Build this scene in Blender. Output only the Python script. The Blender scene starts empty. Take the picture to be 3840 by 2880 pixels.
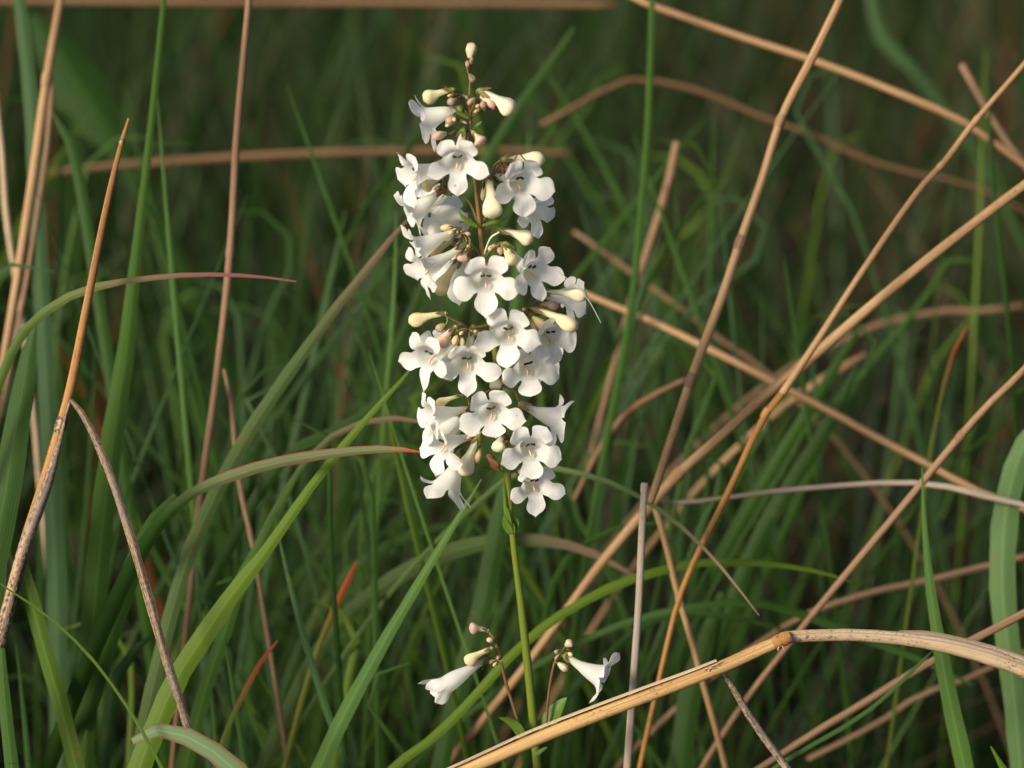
import bpy, math, random
import numpy as np
from mathutils import Vector, Matrix

# ------------------------------------------------------------------ camera, world, sun, exposure
R = math.radians
scene = bpy.context.scene
PITCH = R(20.0)            # camera looks down on the meadow
DIST = 1.15                # metres from lens to the flower spike
WF = 0.404                 # width of the view at the spike (m)
F0 = Vector((0.0, 0.0, 0.56))
FWD = Vector((0.0, math.cos(PITCH), -math.sin(PITCH)))
UPV = Vector((0.0, math.sin(PITCH), math.cos(PITCH)))
RGT = Vector((1.0, 0.0, 0.0))
CAM = F0 - FWD * DIST

cam_d = bpy.data.cameras.new('camera')
cam = bpy.data.objects.new('camera', cam_d)
scene.collection.objects.link(cam)
cam.location = CAM
cam.rotation_euler = (math.pi / 2 - PITCH, 0, 0)
cam_d.sensor_width = 17.3
cam_d.lens = 17.3 / 2 / (WF / 2 / DIST)
cam_d.clip_start = 0.02
cam_d.clip_end = 400.0
cam_d.dof.use_dof = True
cam_d.dof.focus_distance = DIST + 0.0
cam_d.dof.aperture_fstop = 3.2
scene.camera = cam

SUN_EL, SUN_AZ = R(28), R(-132)      # azimuth measured from +Y (away from camera) towards +X: sun on the left, a little behind us
sun_dir = Vector((math.sin(SUN_AZ) * math.cos(SUN_EL), math.cos(SUN_AZ) * math.cos(SUN_EL), math.sin(SUN_EL)))
world = bpy.data.worlds.new('World')
scene.world = world
world.use_nodes = True
wn = world.node_tree.nodes
sky = wn.new('ShaderNodeTexSky')
sky.sky_type = 'NISHITA'
sky.sun_disc = False
sky.sun_elevation = SUN_EL
sky.sun_rotation = SUN_AZ
sky.air_density = 1.0
sky.dust_density = 3.0
bg = wn['Background']
bg.inputs['Strength'].default_value = 0.088
world.node_tree.links.new(sky.outputs[0], bg.inputs[0])

sd = bpy.data.lights.new('sun', 'SUN')
sd.energy = 3.6
sd.angle = R(18.0)
sd.color = (1.0, 0.905, 0.77)
so = bpy.data.objects.new('sun', sd)
so.rotation_euler = (-sun_dir).to_track_quat('-Z', 'Y').to_euler()
so.location = (-2, -1, 3)
scene.collection.objects.link(so)

vs = scene.view_settings
vs.view_transform = 'Standard'
vs.look = 'None'
vs.exposure = 0.48
vs.gamma = 1.0
vs.use_curve_mapping = False
scene.render.engine = 'CYCLES'
cy = scene.cycles
cy.use_denoising = True
cy.max_bounces = 10
cy.diffuse_bounces = 6
cy.glossy_bounces = 2
cy.transmission_bounces = 6
cy.transparent_max_bounces = 6
cy.sample_clamp_indirect = 4.0
cy.use_adaptive_sampling = False

# ------------------------------------------------------------------ helpers
COL = scene.collection
rng = random.Random(7)
V2S = 3840.0 / 2212.0


def P(px, py, d=0.0):
    """A point that shows at (px, py) of a 3840 x 2880 frame, d metres beyond the spike."""
    t = DIST + d
    k = WF / 3840.0 * t / DIST
    return CAM + FWD * t + RGT * ((px - 1920) * k) + UPV * ((1440 - py) * k)


def link(name, mesh, mat=None, parent=None):
    o = bpy.data.objects.new(name, mesh)
    COL.objects.link(o)
    if mat is not None and mesh is not None and not mesh.materials:
        mesh.materials.append(mat)
    if parent is not None:
        o.parent = parent
    return o


def tag(o, label=None, cat=None, group=None, kind=None):
    if label: o['label'] = label
    if cat: o['category'] = cat
    if group: o['group'] = group
    if kind: o['kind'] = kind
    return o


def make_mesh(name, verts, faces, uvs=None, normals=None, cols=None):
    me = bpy.data.meshes.new(name)
    verts = np.asarray(verts, dtype=np.float32).reshape(-1, 3)
    me.from_pydata(verts.tolist(), [], faces if isinstance(faces, list) else faces.tolist())
    me.polygons.foreach_set('use_smooth', [True] * len(me.polygons))
    if uvs is not None or cols is not None:
        li = np.empty(len(me.loops), dtype=np.int32)
        me.loops.foreach_get('vertex_index', li)
        if uvs is not None:
            uv = np.asarray(uvs, dtype=np.float32).reshape(-1, 2)
            l = me.uv_layers.new(name='UVMap')
            l.data.foreach_set('uv', uv[li].ravel())
    if cols is not None:
        a = me.color_attributes.new('col', 'FLOAT_COLOR', 'POINT')
        c = np.asarray(cols, dtype=np.float32).reshape(-1, 4)
        a.data.foreach_set('color', c.ravel())
    me.update()
    if normals is not None:
        me.normals_split_custom_set_from_vertices([tuple(n) for n in normals])
    return me


def smooth_path(pts, n, vals=None):
    """Catmull-Rom through pts (Vectors), resampled at n points; vals (list per point) are interpolated alike."""
    m = len(pts)
    if m == 2:
        out = [pts[0].lerp(pts[1], i / (n - 1)) for i in range(n)]
        ov = None if vals is None else [vals[0] + (vals[1] - vals[0]) * i / (n - 1) for i in range(n)]
        return out, ov
    seg = [0.0]
    for i in range(m - 1):
        seg.append(seg[-1] + max((pts[i + 1] - pts[i]).length, 1e-6))
    out, ov = [], []
    for i in range(n):
        s = seg[-1] * i / (n - 1)
        k = 0
        while k < m - 2 and seg[k + 1] < s: k += 1
        u = (s - seg[k]) / (seg[k + 1] - seg[k])
        p1, p2 = pts[k], pts[k + 1]
        h = seg[k + 1] - seg[k]
        m1 = (p2 - pts[k - 1]) / (seg[k + 1] - seg[k - 1]) * h if k > 0 else (p2 - p1)
        m2 = (pts[k + 2] - p1) / (seg[k + 2] - seg[k]) * h if k < m - 2 else (p2 - p1)
        u2, u3 = u * u, u * u * u
        out.append(p1 * (2 * u3 - 3 * u2 + 1) + m1 * (u3 - 2 * u2 + u) + p2 * (-2 * u3 + 3 * u2) + m2 * (u3 - u2))
        if vals is not None: ov.append(vals[k] + (vals[k + 1] - vals[k]) * u)
    return out, (ov if vals is not None else None)


def tangents(path):
    n = len(path)
    return [(path[min(i + 1, n - 1)] - path[max(i - 1, 0)]).normalized() for i in range(n)]


def frames(path, up):
    T = tangents(path)
    N = [(up - T[0] * up.dot(T[0])).normalized()]
    for i in range(1, len(path)):
        v = N[-1] - T[i] * N[-1].dot(T[i])
        N.append(v.normalized() if v.length > 1e-6 else N[-1])
    return T, N


def tube_data(path, radii, sides=8, up=None, cap=True, wob=0.0, seed=0, squash=1.0):
    up = up or -FWD
    T, N = frames(path, up + Vector((0.013, 0.021, 0.017)))
    r_ = random.Random(seed)
    vs_, fs, uv = [], [], []
    s = 0.0
    n = len(path)
    for i in range(n):
        if i: s += (path[i] - path[i - 1]).length
        B = T[i].cross(N[i])
        rr = radii[i] * (1 + wob * (r_.random() - .5))
        for k in range(sides):
            a = 2 * math.pi * k / sides
            vs_.append(path[i] + (N[i] * math.cos(a) * squash + B * math.sin(a)) * rr)
            uv.append((k / sides, s))
    for i in range(n - 1):
        for k in range(sides):
            k2 = (k + 1) % sides
            fs.append((i * sides + k, i * sides + k2, (i + 1) * sides + k2, (i + 1) * sides + k))
    if cap:
        for e, off in ((0, 0), (n - 1, (n - 1) * sides)):
            vs_.append(path[e] + (T[e] * radii[e] * 0.5 * (1 if e else -1)))
            uv.append((0, 0 if e == 0 else s))
            c = len(vs_) - 1
            for k in range(sides):
                k2 = (k + 1) % sides
                fs.append((off + k2, off + k, c) if e == 0 else (off + k, off + k2, c))
    return vs_, fs, uv


def tube(name, path, radii, mat, parent=None, **kw):
    v, f, u = tube_data(path, radii, **kw)
    return link(name, make_mesh(name, v, f, u), mat, parent)


# ------------------------------------------------------------------ materials
class NT:
    def __init__(s, name):
        s.m = bpy.data.materials.new(name)
        s.m.use_nodes = True
        s.t = s.m.node_tree
        s.t.nodes.clear()
        s.out = s.t.nodes.new('ShaderNodeOutputMaterial')

    def n(s, typ, ins=None, **props):
        nd = s.t.nodes.new(typ)
        for k, v in props.items(): setattr(nd, k, v)
        for k, v in (ins or {}).items():
            if isinstance(v, bpy.types.NodeSocket): s.t.links.new(v, nd.inputs[k])
            else: nd.inputs[k].default_value = v
        return nd

    def math(s, op, a, b=0.0, c=None, clamp=False):
        ins = {0: a, 1: b}
        if c is not None: ins[2] = c
        nd = s.n('ShaderNodeMath', ins, operation=op)
        nd.use_clamp = clamp
        return nd.outputs[0]

    def mix(s, f, a, b, blend='MIX'):
        nd = s.n('ShaderNodeMix', data_type='RGBA', blend_type=blend)
        for i, v in ((0, f), (6, a), (7, b)):
            if isinstance(v, bpy.types.NodeSocket): s.t.links.new(v, nd.inputs[i])
            else: nd.inputs[i].default_value = v if i == 0 else (tuple(v) + (1,))[:4]
        return nd.outputs[2]

    def ramp(s, f, a, b):
        return s.n('ShaderNodeMapRange', {0: f, 1: a, 2: b, 3: 0.0, 4: 1.0}, interpolation_type='SMOOTHSTEP').outputs[0]

    def uv(s):
        return s.n('ShaderNodeSeparateXYZ', {0: s.n('ShaderNodeUVMap').outputs[0]}).outputs

    def round_vec(s, ku, kv):
        """a vector that runs round a tube without a seam; kv = cells per metre along it"""
        u = s.uv()
        a = s.math('MULTIPLY', u[0], 2 * math.pi)
        return s.n('ShaderNodeCombineXYZ', {0: s.math('MULTIPLY', s.math('COSINE', a), ku), 1: s.math('MULTIPLY', s.math('SINE', a), ku),
                                            2: s.math('MULTIPLY', u[1], kv)}).outputs[0]

    def noise(s, vec, scale, detail=3.0, rough=0.55, w=None):
        nd = s.n('ShaderNodeTexNoise', {'Vector': vec, 'Scale': scale, 'Detail': detail, 'Roughness': rough})
        return nd.outputs[0]

    def objvec(s):
        r = s.n('ShaderNodeObjectInfo').outputs['Random']
        c = s.n('ShaderNodeTexCoord').outputs['Object']
        off = s.n('ShaderNodeCombineXYZ', {0: s.math('MULTIPLY', r, 31.0), 1: s.math('MULTIPLY', r, 17.0), 2: r}).outputs[0]
        return s.n('ShaderNodeVectorMath', {0: c, 1: off}, operation='ADD').outputs[0]

    def rand(s):
        return s.n('ShaderNodeObjectInfo').outputs['Random']

    def finish(s, color, rough=0.6, trans=0.0, tcol=None, bump=None, bstr=0.3, bdist=0.0005, spec=0.35, sss=0.0):
        ins = {'Base Color': color if isinstance(color, bpy.types.NodeSocket) else tuple(color) + (1,), 'Roughness': rough,
               'Specular IOR Level': spec}
        nrm = None
        if bump is not None:
            nrm = s.n('ShaderNodeBump', {'Height': bump, 'Strength': bstr, 'Distance': bdist}).outputs[0]
            ins['Normal'] = nrm
        p = s.n('ShaderNodeBsdfPrincipled', ins)
        if sss > 0:
            p.inputs['Subsurface Weight'].default_value = sss
            p.inputs['Subsurface Radius'].default_value = (0.004, 0.003, 0.002)
            p.inputs['Subsurface Scale'].default_value = 0.5
        sh = p.outputs[0]
        if trans > 0:
            tc = tcol if tcol is not None else color
            tb = s.n('ShaderNodeBsdfTranslucent', {'Color': tc if isinstance(tc, bpy.types.NodeSocket) else tuple(tc) + (1,)})
            if nrm is not None: s.t.links.new(nrm, tb.inputs['Normal'])
            sh = s.n('ShaderNodeMixShader', {0: trans, 1: sh, 2: tb.outputs[0]}).outputs[0]
        s.t.links.new(sh, s.out.inputs[0])
        return s.m


def mat_petal(name, base=(0.86, 0.85, 0.81), specks=True, trans=.40):
    t = NT(name)
    ov = t.objvec()
    u = t.uv()
    c = t.mix(t.ramp(t.noise(ov, 160.0, 3), .35, .75), base, tuple(x * y for x, y in zip(base, (.94, .93, .90))))
    # greenish cream towards the narrow tube (uv.y: 0 at the calyx, 1 at the mouth, beyond 1 on the lobes)
    c = t.mix(t.ramp(u[1], .75, .0), c, (0.70, 0.68, 0.46))
    # cream edge on the lobes
    c = t.mix(t.math('MULTIPLY', t.ramp(u[1], 1.86, 2.0), .35), c, (0.80, 0.70, 0.52))
    # bruised and browned margins on some lobes
    br = t.math('MULTIPLY', t.ramp(u[1], 1.72, 1.98), t.ramp(t.noise(ov, 70.0, 3), .56, .70))
    c = t.mix(t.math('MULTIPLY', br, .75), c, (0.46, 0.27, 0.13))
    # fine lengthwise veins
    ve = t.math('SINE', t.math('MULTIPLY', u[0], 150.0))
    ve = t.math('MULTIPLY', t.ramp(ve, .55, 1.0), .10)
    c = t.mix(ve, c, (0.66, 0.65, 0.58))
    if specks:
        vo = t.n('ShaderNodeTexVoronoi', {'Vector': ov, 'Scale': 130.0, 'Randomness': 1.0})
        dot = t.ramp(vo.outputs['Distance'], .10, .055)
        rare = t.math('GREATER_THAN', t.n('ShaderNodeSeparateColor', {0: vo.outputs['Color']}).outputs[0], .86)
        c = t.mix(t.math('MULTIPLY', t.math('MULTIPLY', dot, rare), .8), c, (0.10, 0.075, 0.06))
    bmp = t.math('ADD', t.noise(ov, 420.0, 2), t.math('MULTIPLY', t.math('SINE', t.math('MULTIPLY', u[0], 150.0)), .10))
    return t.finish(c, rough=.62, trans=trans, tcol=(0.88, 0.88, 0.80), bump=bmp, bstr=.30, bdist=.0004, spec=.22)


def mat_bud(name, body, tip, foot, tipw=.35):
    t = NT(name)
    u = t.uv()
    ov = t.objvec()
    c = t.mix(t.ramp(t.noise(ov, 230.0, 2), .3, .75), body, tuple(x * .86 for x in body))
    c = t.mix(t.ramp(u[1], .55, .05), c, foot)
    side = t.noise(ov, 120.0, 1)
    c = t.mix(t.math('MULTIPLY', t.ramp(t.math('ADD', u[1], t.math('MULTIPLY', side, .5)), .85, 1.25), tipw), c, tip)
    return t.finish(c, rough=.5, trans=.12, bump=t.noise(ov, 330.0, 2), bstr=.25, bdist=.0005, spec=.35)


def mat_herb(name, a, b, tip=None, rough=.5, trans=.15, scale=220.0):
    t = NT(name)
    ov = t.objvec()
    c = t.mix(t.ramp(t.noise(ov, scale, 3), .35, .65), a, b)
    if tip is not None:
        c = t.mix(t.ramp(t.uv()[1], .55, 1.0), c, tip)
    return t.finish(c, rough=rough, trans=trans, bump=t.noise(ov, scale * 2, 2), bstr=.2)


def mat_stem(name, low, high, edge):
    t = NT(name)
    u = t.uv()
    ov = t.objvec()
    c = t.mix(t.ramp(u[1], .055, .16), high, low)          # metres from the tip of the spike
    c = t.mix(t.math('MULTIPLY', t.ramp(t.noise(t.round_vec(1.0, 25.0), 1.6, 3), .45, .75), .5), c, edge)
    vo = t.n('ShaderNodeTexVoronoi', {'Vector': ov, 'Scale': 260.0})
    c = t.mix(t.math('MULTIPLY', t.ramp(vo.outputs['Distance'], .16, .07), .5), c, (0.05, 0.04, 0.02))
    return t.finish(c, rough=.42, trans=.05, bump=t.noise(t.round_vec(3.0, 60.0), 2.0, 2), bstr=.25, spec=.5)


def mat_straw(name, base, dark, pale=None, spots=.5, streak=1.0, rough=.55, grey=None):
    t = NT(name)
    sv = t.round_vec(1.6, 14.0)
    r = t.math('MULTIPLY', t.rand(), 40.0)
    sv = t.n('ShaderNodeVectorMath', {0: sv, 1: t.n('ShaderNodeCombineXYZ', {0: r, 1: 0.0, 2: r}).outputs[0]}, operation='ADD').outputs[0]
    c = t.mix(t.ramp(t.noise(sv, 1.3, 4, .6), .35, .68), base, pale or tuple(min(1, x * 1.25) for x in base))
    lf = t.noise(t.n('ShaderNodeVectorMath', {0: t.round_vec(.25, 9.0), 1: t.n('ShaderNodeCombineXYZ', {2: r}).outputs[0]}, operation='ADD').outputs[0], 1.0, 2)
    c = t.mix(t.math('MULTIPLY', t.ramp(lf, .46, .62), .6), c, dark)
    fib = t.noise(t.round_vec(7.0, 18.0), 2.2, 3, .6)
    c = t.mix(t.math('MULTIPLY', t.ramp(fib, .52, .72), .65 * streak), c, dark)
    ov = t.objvec()
    sp = t.noise(t.round_vec(1.5, 420.0), 1.7, 3, .7)
    patch = t.ramp(t.noise(ov, 28.0, 2), .38, .62)
    c = t.mix(t.math('MULTIPLY', t.math('MULTIPLY', t.ramp(sp, .53, .66), patch), spots), c, tuple(x * .35 for x in dark))
    if grey is not None:
        c = t.mix(t.math('MULTIPLY', t.ramp(t.noise(ov, 14.0, 3), .40, .66), .8), c, grey)
    h = t.math('ADD', fib, t.math('MULTIPLY', sp, .4))
    return t.finish(c, rough=rough, bump=h, bstr=.45, bdist=.0006, spec=.4)


def mat_mottled(name, pale, dark):
    t = NT(name)
    a = t.noise(t.round_vec(.9, 330.0), 1.5, 4, .75)
    b = t.noise(t.round_vec(2.0, 22.0), 1.3, 3, .6)
    f = t.ramp(t.math('ADD', t.math('MULTIPLY', a, .7), t.math('MULTIPLY', b, .5)), .52, .66)
    c = t.mix(f, pale, dark)
    c = t.mix(t.math('MULTIPLY', t.ramp(t.noise(t.objvec(), 20.0, 2), .5, .7), .5), c, (0.20, 0.17, 0.15))
    return t.finish(c, rough=.6, bump=a, bstr=.5, bdist=.0006, spec=.35)


def mat_blade(name, base, alt, tip=None, root=None, tip_len=.05, edge=None, trans=.32, yellow=.25):
    t = NT(name)
    u = t.uv()                                            # x: -1..1 across, y: metres from the tip
    ov = t.objvec()
    rn = t.rand()
    c = t.mix(t.ramp(t.math('ADD', t.noise(ov, 9.0, 3), t.math('MULTIPLY', t.math('SUBTRACT', rn, .5), .5)), .32, .68), base, alt)
    ve = t.math('SINE', t.math('ADD', t.math('MULTIPLY', u[0], 34.0), t.math('MULTIPLY', t.noise(ov, 15.0, 2), 5.0)))
    c = t.mix(t.math('MULTIPLY', t.ramp(ve, .2, 1.0), .10), c, tuple(x * 1.35 for x in base))
    rib = t.ramp(t.math('ABSOLUTE', u[0]), .16, .02)
    c = t.mix(t.math('MULTIPLY', rib, .35), c, tuple(x * 1.9 for x in base))
    if edge is not None:
        c = t.mix(t.math('MULTIPLY', t.ramp(t.math('ADD', t.math('ABSOLUTE', u[0]), t.math('MULTIPLY', t.noise(ov, 60.0), .3)), .72, 1.05), t.math('MULTIPLY', t.ramp(u[1], .12, .07), .9)), c, edge)
    if tip is not None:
        tl = t.math('ADD', u[1], t.math('MULTIPLY', t.math('SUBTRACT', t.noise(ov, 40.0), .5), tip_len * .5))
        c = t.mix(t.ramp(tl, tip_len * 1.3, tip_len * .25), c, tip)
    if root is not None: c = t.mix(t.ramp(u[1], .085, .125), c, root)
    c = t.mix(t.math('MULTIPLY', t.ramp(t.noise(ov, 30.0, 4, .65), .60, .74), .55), c, (0.16, 0.13, 0.035))
    tc = t.mix(1.0, c, (1.25, 1.35, .55), 'MULTIPLY')
    return t.finish(c, rough=.58, trans=trans, tcol=tc, bump=ve, bstr=.10, bdist=.0003, spec=.22)


def mat_attr(name, trans=.3, rough=.55):
    t = NT(name)
    c = t.n('ShaderNodeVertexColor', layer_name='col').outputs[0]
    ov = t.n('ShaderNodeTexCoord').outputs['Object']
    c = t.mix(t.math('MULTIPLY', t.ramp(t.noise(ov, 22.0, 3), .35, .7), .45), c, t.mix(1.0, c, (.55, .6, .5), 'MULTIPLY'))
    return t.finish(c, rough=rough, trans=trans, spec=.3)


M = {}
M['petal'] = mat_petal('petal_white')
M['tube'] = mat_petal('corolla_tube_white', specks=False, trans=.52)
M['bud_cream'] = mat_bud('bud_cream', (0.74, 0.66, 0.36), (0.74, 0.54, 0.30), (0.52, 0.52, 0.24))
M['bud_pink'] = mat_bud('bud_pink', (0.66, 0.52, 0.36), (0.56, 0.29, 0.25), (0.55, 0.50, 0.28), .9)
M['bud_white'] = mat_bud('bud_white', (0.78, 0.73, 0.50), (0.74, 0.62, 0.42), (0.60, 0.60, 0.34))
M['bud_small'] = mat_bud('bud_small', (0.42, 0.30, 0.20), (0.40, 0.20, 0.18), (0.22, 0.22, 0.07), .8)
M['bud_yellow'] = mat_bud('bud_yellow', (0.72, 0.58, 0.28), (0.70, 0.42, 0.24), (0.42, 0.44, 0.14), .6)
M['calyx'] = mat_herb('calyx_green', (0.17, 0.24, 0.03), (0.17, 0.10, 0.05), tip=(0.17, 0.09, 0.06), trans=.15)
M['pedicel'] = mat_herb('pedicel_red_green', (0.15, 0.17, 0.03), (0.16, 0.06, 0.035), trans=.05)
M['peduncle'] = mat_herb('peduncle_red', (0.16, 0.06, 0.03), (0.13, 0.10, 0.03), trans=.05, scale=60.0)
M['stem'] = mat_stem('stem_green', (0.115, 0.165, 0.012), (0.20, 0.10, 0.03), (0.19, 0.15, 0.02))
M['leaf'] = mat_herb('stem_leaf_green', (0.08, 0.155, 0.016), (0.10, 0.185, 0.02), trans=.3)
M['anther'] = mat_herb('anther_black', (0.012, 0.010, 0.010), (0.03, 0.02, 0.02), trans=0)
M['staminode'] = mat_herb('staminode_gold', (0.72, 0.52, 0.28), (0.60, 0.38, 0.16), trans=.1)
M['filament'] = mat_herb('filament_cream', (0.78, 0.76, 0.60), (0.72, 0.70, 0.50), trans=.1)
M['withered'] = mat_herb('withered_brown', (0.22, 0.085, 0.03), (0.09, 0.04, 0.02), trans=.05, scale=400.)
M['insect'] = mat_herb('insect_brown', (0.13, 0.045, 0.02), (0.07, 0.03, 0.02), trans=0, scale=500.)
M['silk'] = mat_herb('silk_white', (0.7, 0.7, 0.68), (0.6, 0.6, 0.6), trans=.2)

M['straw_gold'] = mat_straw('straw_gold', (0.50, 0.295, 0.100), (0.24, 0.10, 0.03), pale=(0.60, 0.40, 0.18), spots=1.0, streak=1.3)
M['straw_sheath'] = mat_straw('straw_sheath', (0.50, 0.36, 0.21), (0.20, 0.12, 0.065), pale=(0.62, 0.49, 0.33), spots=.9, streak=1.4)
M['straw_amber'] = mat_straw('straw_amber', (0.36, 0.165, 0.035), (0.15, 0.06, 0.016), pale=(0.44, 0.23, 0.065), spots=1.0)
M['straw_mottled'] = mat_mottled('straw_mottled', (0.40, 0.27, 0.16), (0.035, 0.026, 0.022))
M['straw_pink'] = mat_straw('straw_pink', (0.225, 0.128, 0.064), (0.125, 0.062, 0.032), pale=(0.29, 0.18, 0.098), spots=.5)
M['straw_tan'] = mat_straw('straw_tan', (0.33, 0.185, 0.078), (0.17, 0.085, 0.036), pale=(0.43, 0.28, 0.135), spots=.5)
M['straw_dim'] = mat_straw('straw_dim', (0.165, 0.080, 0.030), (0.09, 0.04, 0.018), pale=(0.21, 0.12, 0.055), spots=.3)
M['straw_grey'] = mat_straw('straw_grey', (0.34, 0.26, 0.18), (0.16, 0.11, 0.08), pale=(0.44, 0.36, 0.27), spots=.7, grey=(0.30, 0.26, 0.22))
M['blade_green'] = mat_blade('blade_green', (0.032, 0.082, 0.009), (0.023, 0.062, 0.008))
M['blade_light'] = mat_blade('blade_light', (0.068, 0.140, 0.020), (0.052, 0.118, 0.020))
M['blade_yellow'] = mat_blade('blade_yellow', (0.095, 0.160, 0.012), (0.066, 0.128, 0.012))
M['blade_blue'] = mat_blade('blade_blue', (0.046, 0.100, 0.030), (0.036, 0.082, 0.026))
M['blade_pale'] = mat_blade('blade_pale', (0.150, 0.230, 0.105), (0.125, 0.200, 0.085), edge=(0.20, 0.10, 0.055))
M['blade_pale_plain'] = mat_blade('blade_pale_plain', (0.105, 0.185, 0.060), (0.085, 0.160, 0.050))
M['blade_purple'] = mat_blade('blade_purple', (0.150, 0.200, 0.060), (0.130, 0.185, 0.050), tip=(0.24, 0.085, 0.085), tip_len=.085, root=(0.075, 0.130, 0.020))
M['blade_redge'] = mat_blade('blade_red_edge', (0.150, 0.195, 0.080), (0.135, 0.170, 0.075), tip=(0.38, 0.06, 0.035), tip_len=.014, edge=(0.26, 0.075, 0.080), root=(0.026, 0.070, 0.008))
M['blade_redtip'] = mat_blade('blade_red_tip', (0.110, 0.150, 0.020), (0.120, 0.130, 0.022), tip=(0.36, 0.065, 0.020), tip_len=.030)
M['blade_tan'] = mat_blade('blade_tan', (0.30, 0.19, 0.115), (0.23, 0.14, 0.085), trans=.15)
M['blade_brownish'] = mat_blade('blade_grey_green', (0.095, 0.150, 0.045), (0.080, 0.130, 0.038), tip=(0.20, 0.13, 0.085), tip_len=.06)
M['meadow'] = mat_attr('meadow_grass', .30)
M['thatch'] = mat_attr('thatch_straw', .08, .7)


# ------------------------------------------------------------------ ground
def ground():
    n = 60
    vs_, fs, uv = [], [], []
    for j in range(n + 1):
        for i in range(n + 1):
            a, b = (i / n * 2 - 1), (j / n * 2 - 1)
            x = math.copysign(abs(a) ** 3, a) * 200
            y = math.copysign(abs(b) ** 3, b) * 200
            z = 0.012 * math.sin(x * 2.1 + 1) * math.cos(y * 1.7) if abs(x) < 30 and abs(y) < 30 else 0
            vs_.append((x, y, z)); uv.append((x, y))
    for j in range(n):
        for i in range(n):
            k = j * (n + 1) + i
            fs.append((k, k + 1, k + n + 2, k + n + 1))
    t = NT('dark_litter_soil')
    ov = t.n('ShaderNodeTexCoord').outputs['Object']
    c = t.mix(t.ramp(t.noise(ov, 26.0, 6, .7), .4, .66), (0.020, 0.015, 0.010), (0.075, 0.052, 0.034))
    m = t.finish(c, rough=.95, bump=t.noise(ov, 60.0, 6, .7), bstr=.8, bdist=.01, spec=.1)
    tag(link('ground', make_mesh('ground', vs_, fs, uv), m), kind='structure')


ground()


# ------------------------------------------------------------------ the meadow: uncountable grass and thatch
def in_view_wedge(x, y, margin=.05):
    """true where something would stand between the lens and the spike"""
    dy = y - CAM.y
    return dy > -0.1 and abs(x) < 0.19 * dy + margin


def strip_batch(rows):
    """rows: list of (path, widths, side vector, rgb); one mesh of narrow folded strips"""
    vs_, fs, cols = [], [], []
    for path, wid, side, rgb in rows:
        b = len(vs_)
        for i, p in enumerate(path):
            w = wid[i]
            vs_.append((p[0] - side[0] * w, p[1] - side[1] * w, p[2]))
            vs_.append((p[0], p[1], p[2] - w * .35))
            vs_.append((p[0] + side[0] * w, p[1] + side[1] * w, p[2]))
            f = .75 + .35 * i / len(path)
            c3 = (rgb[0], rgb[1], rgb[2], 1)
            cols += [c3, c3, c3]
            if i:
                k = b + 3 * (i - 1)
                fs.append((k, k + 1, k + 4, k + 3)); fs.append((k + 1, k + 2, k + 5, k + 4))
    return vs_, fs, cols


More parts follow.
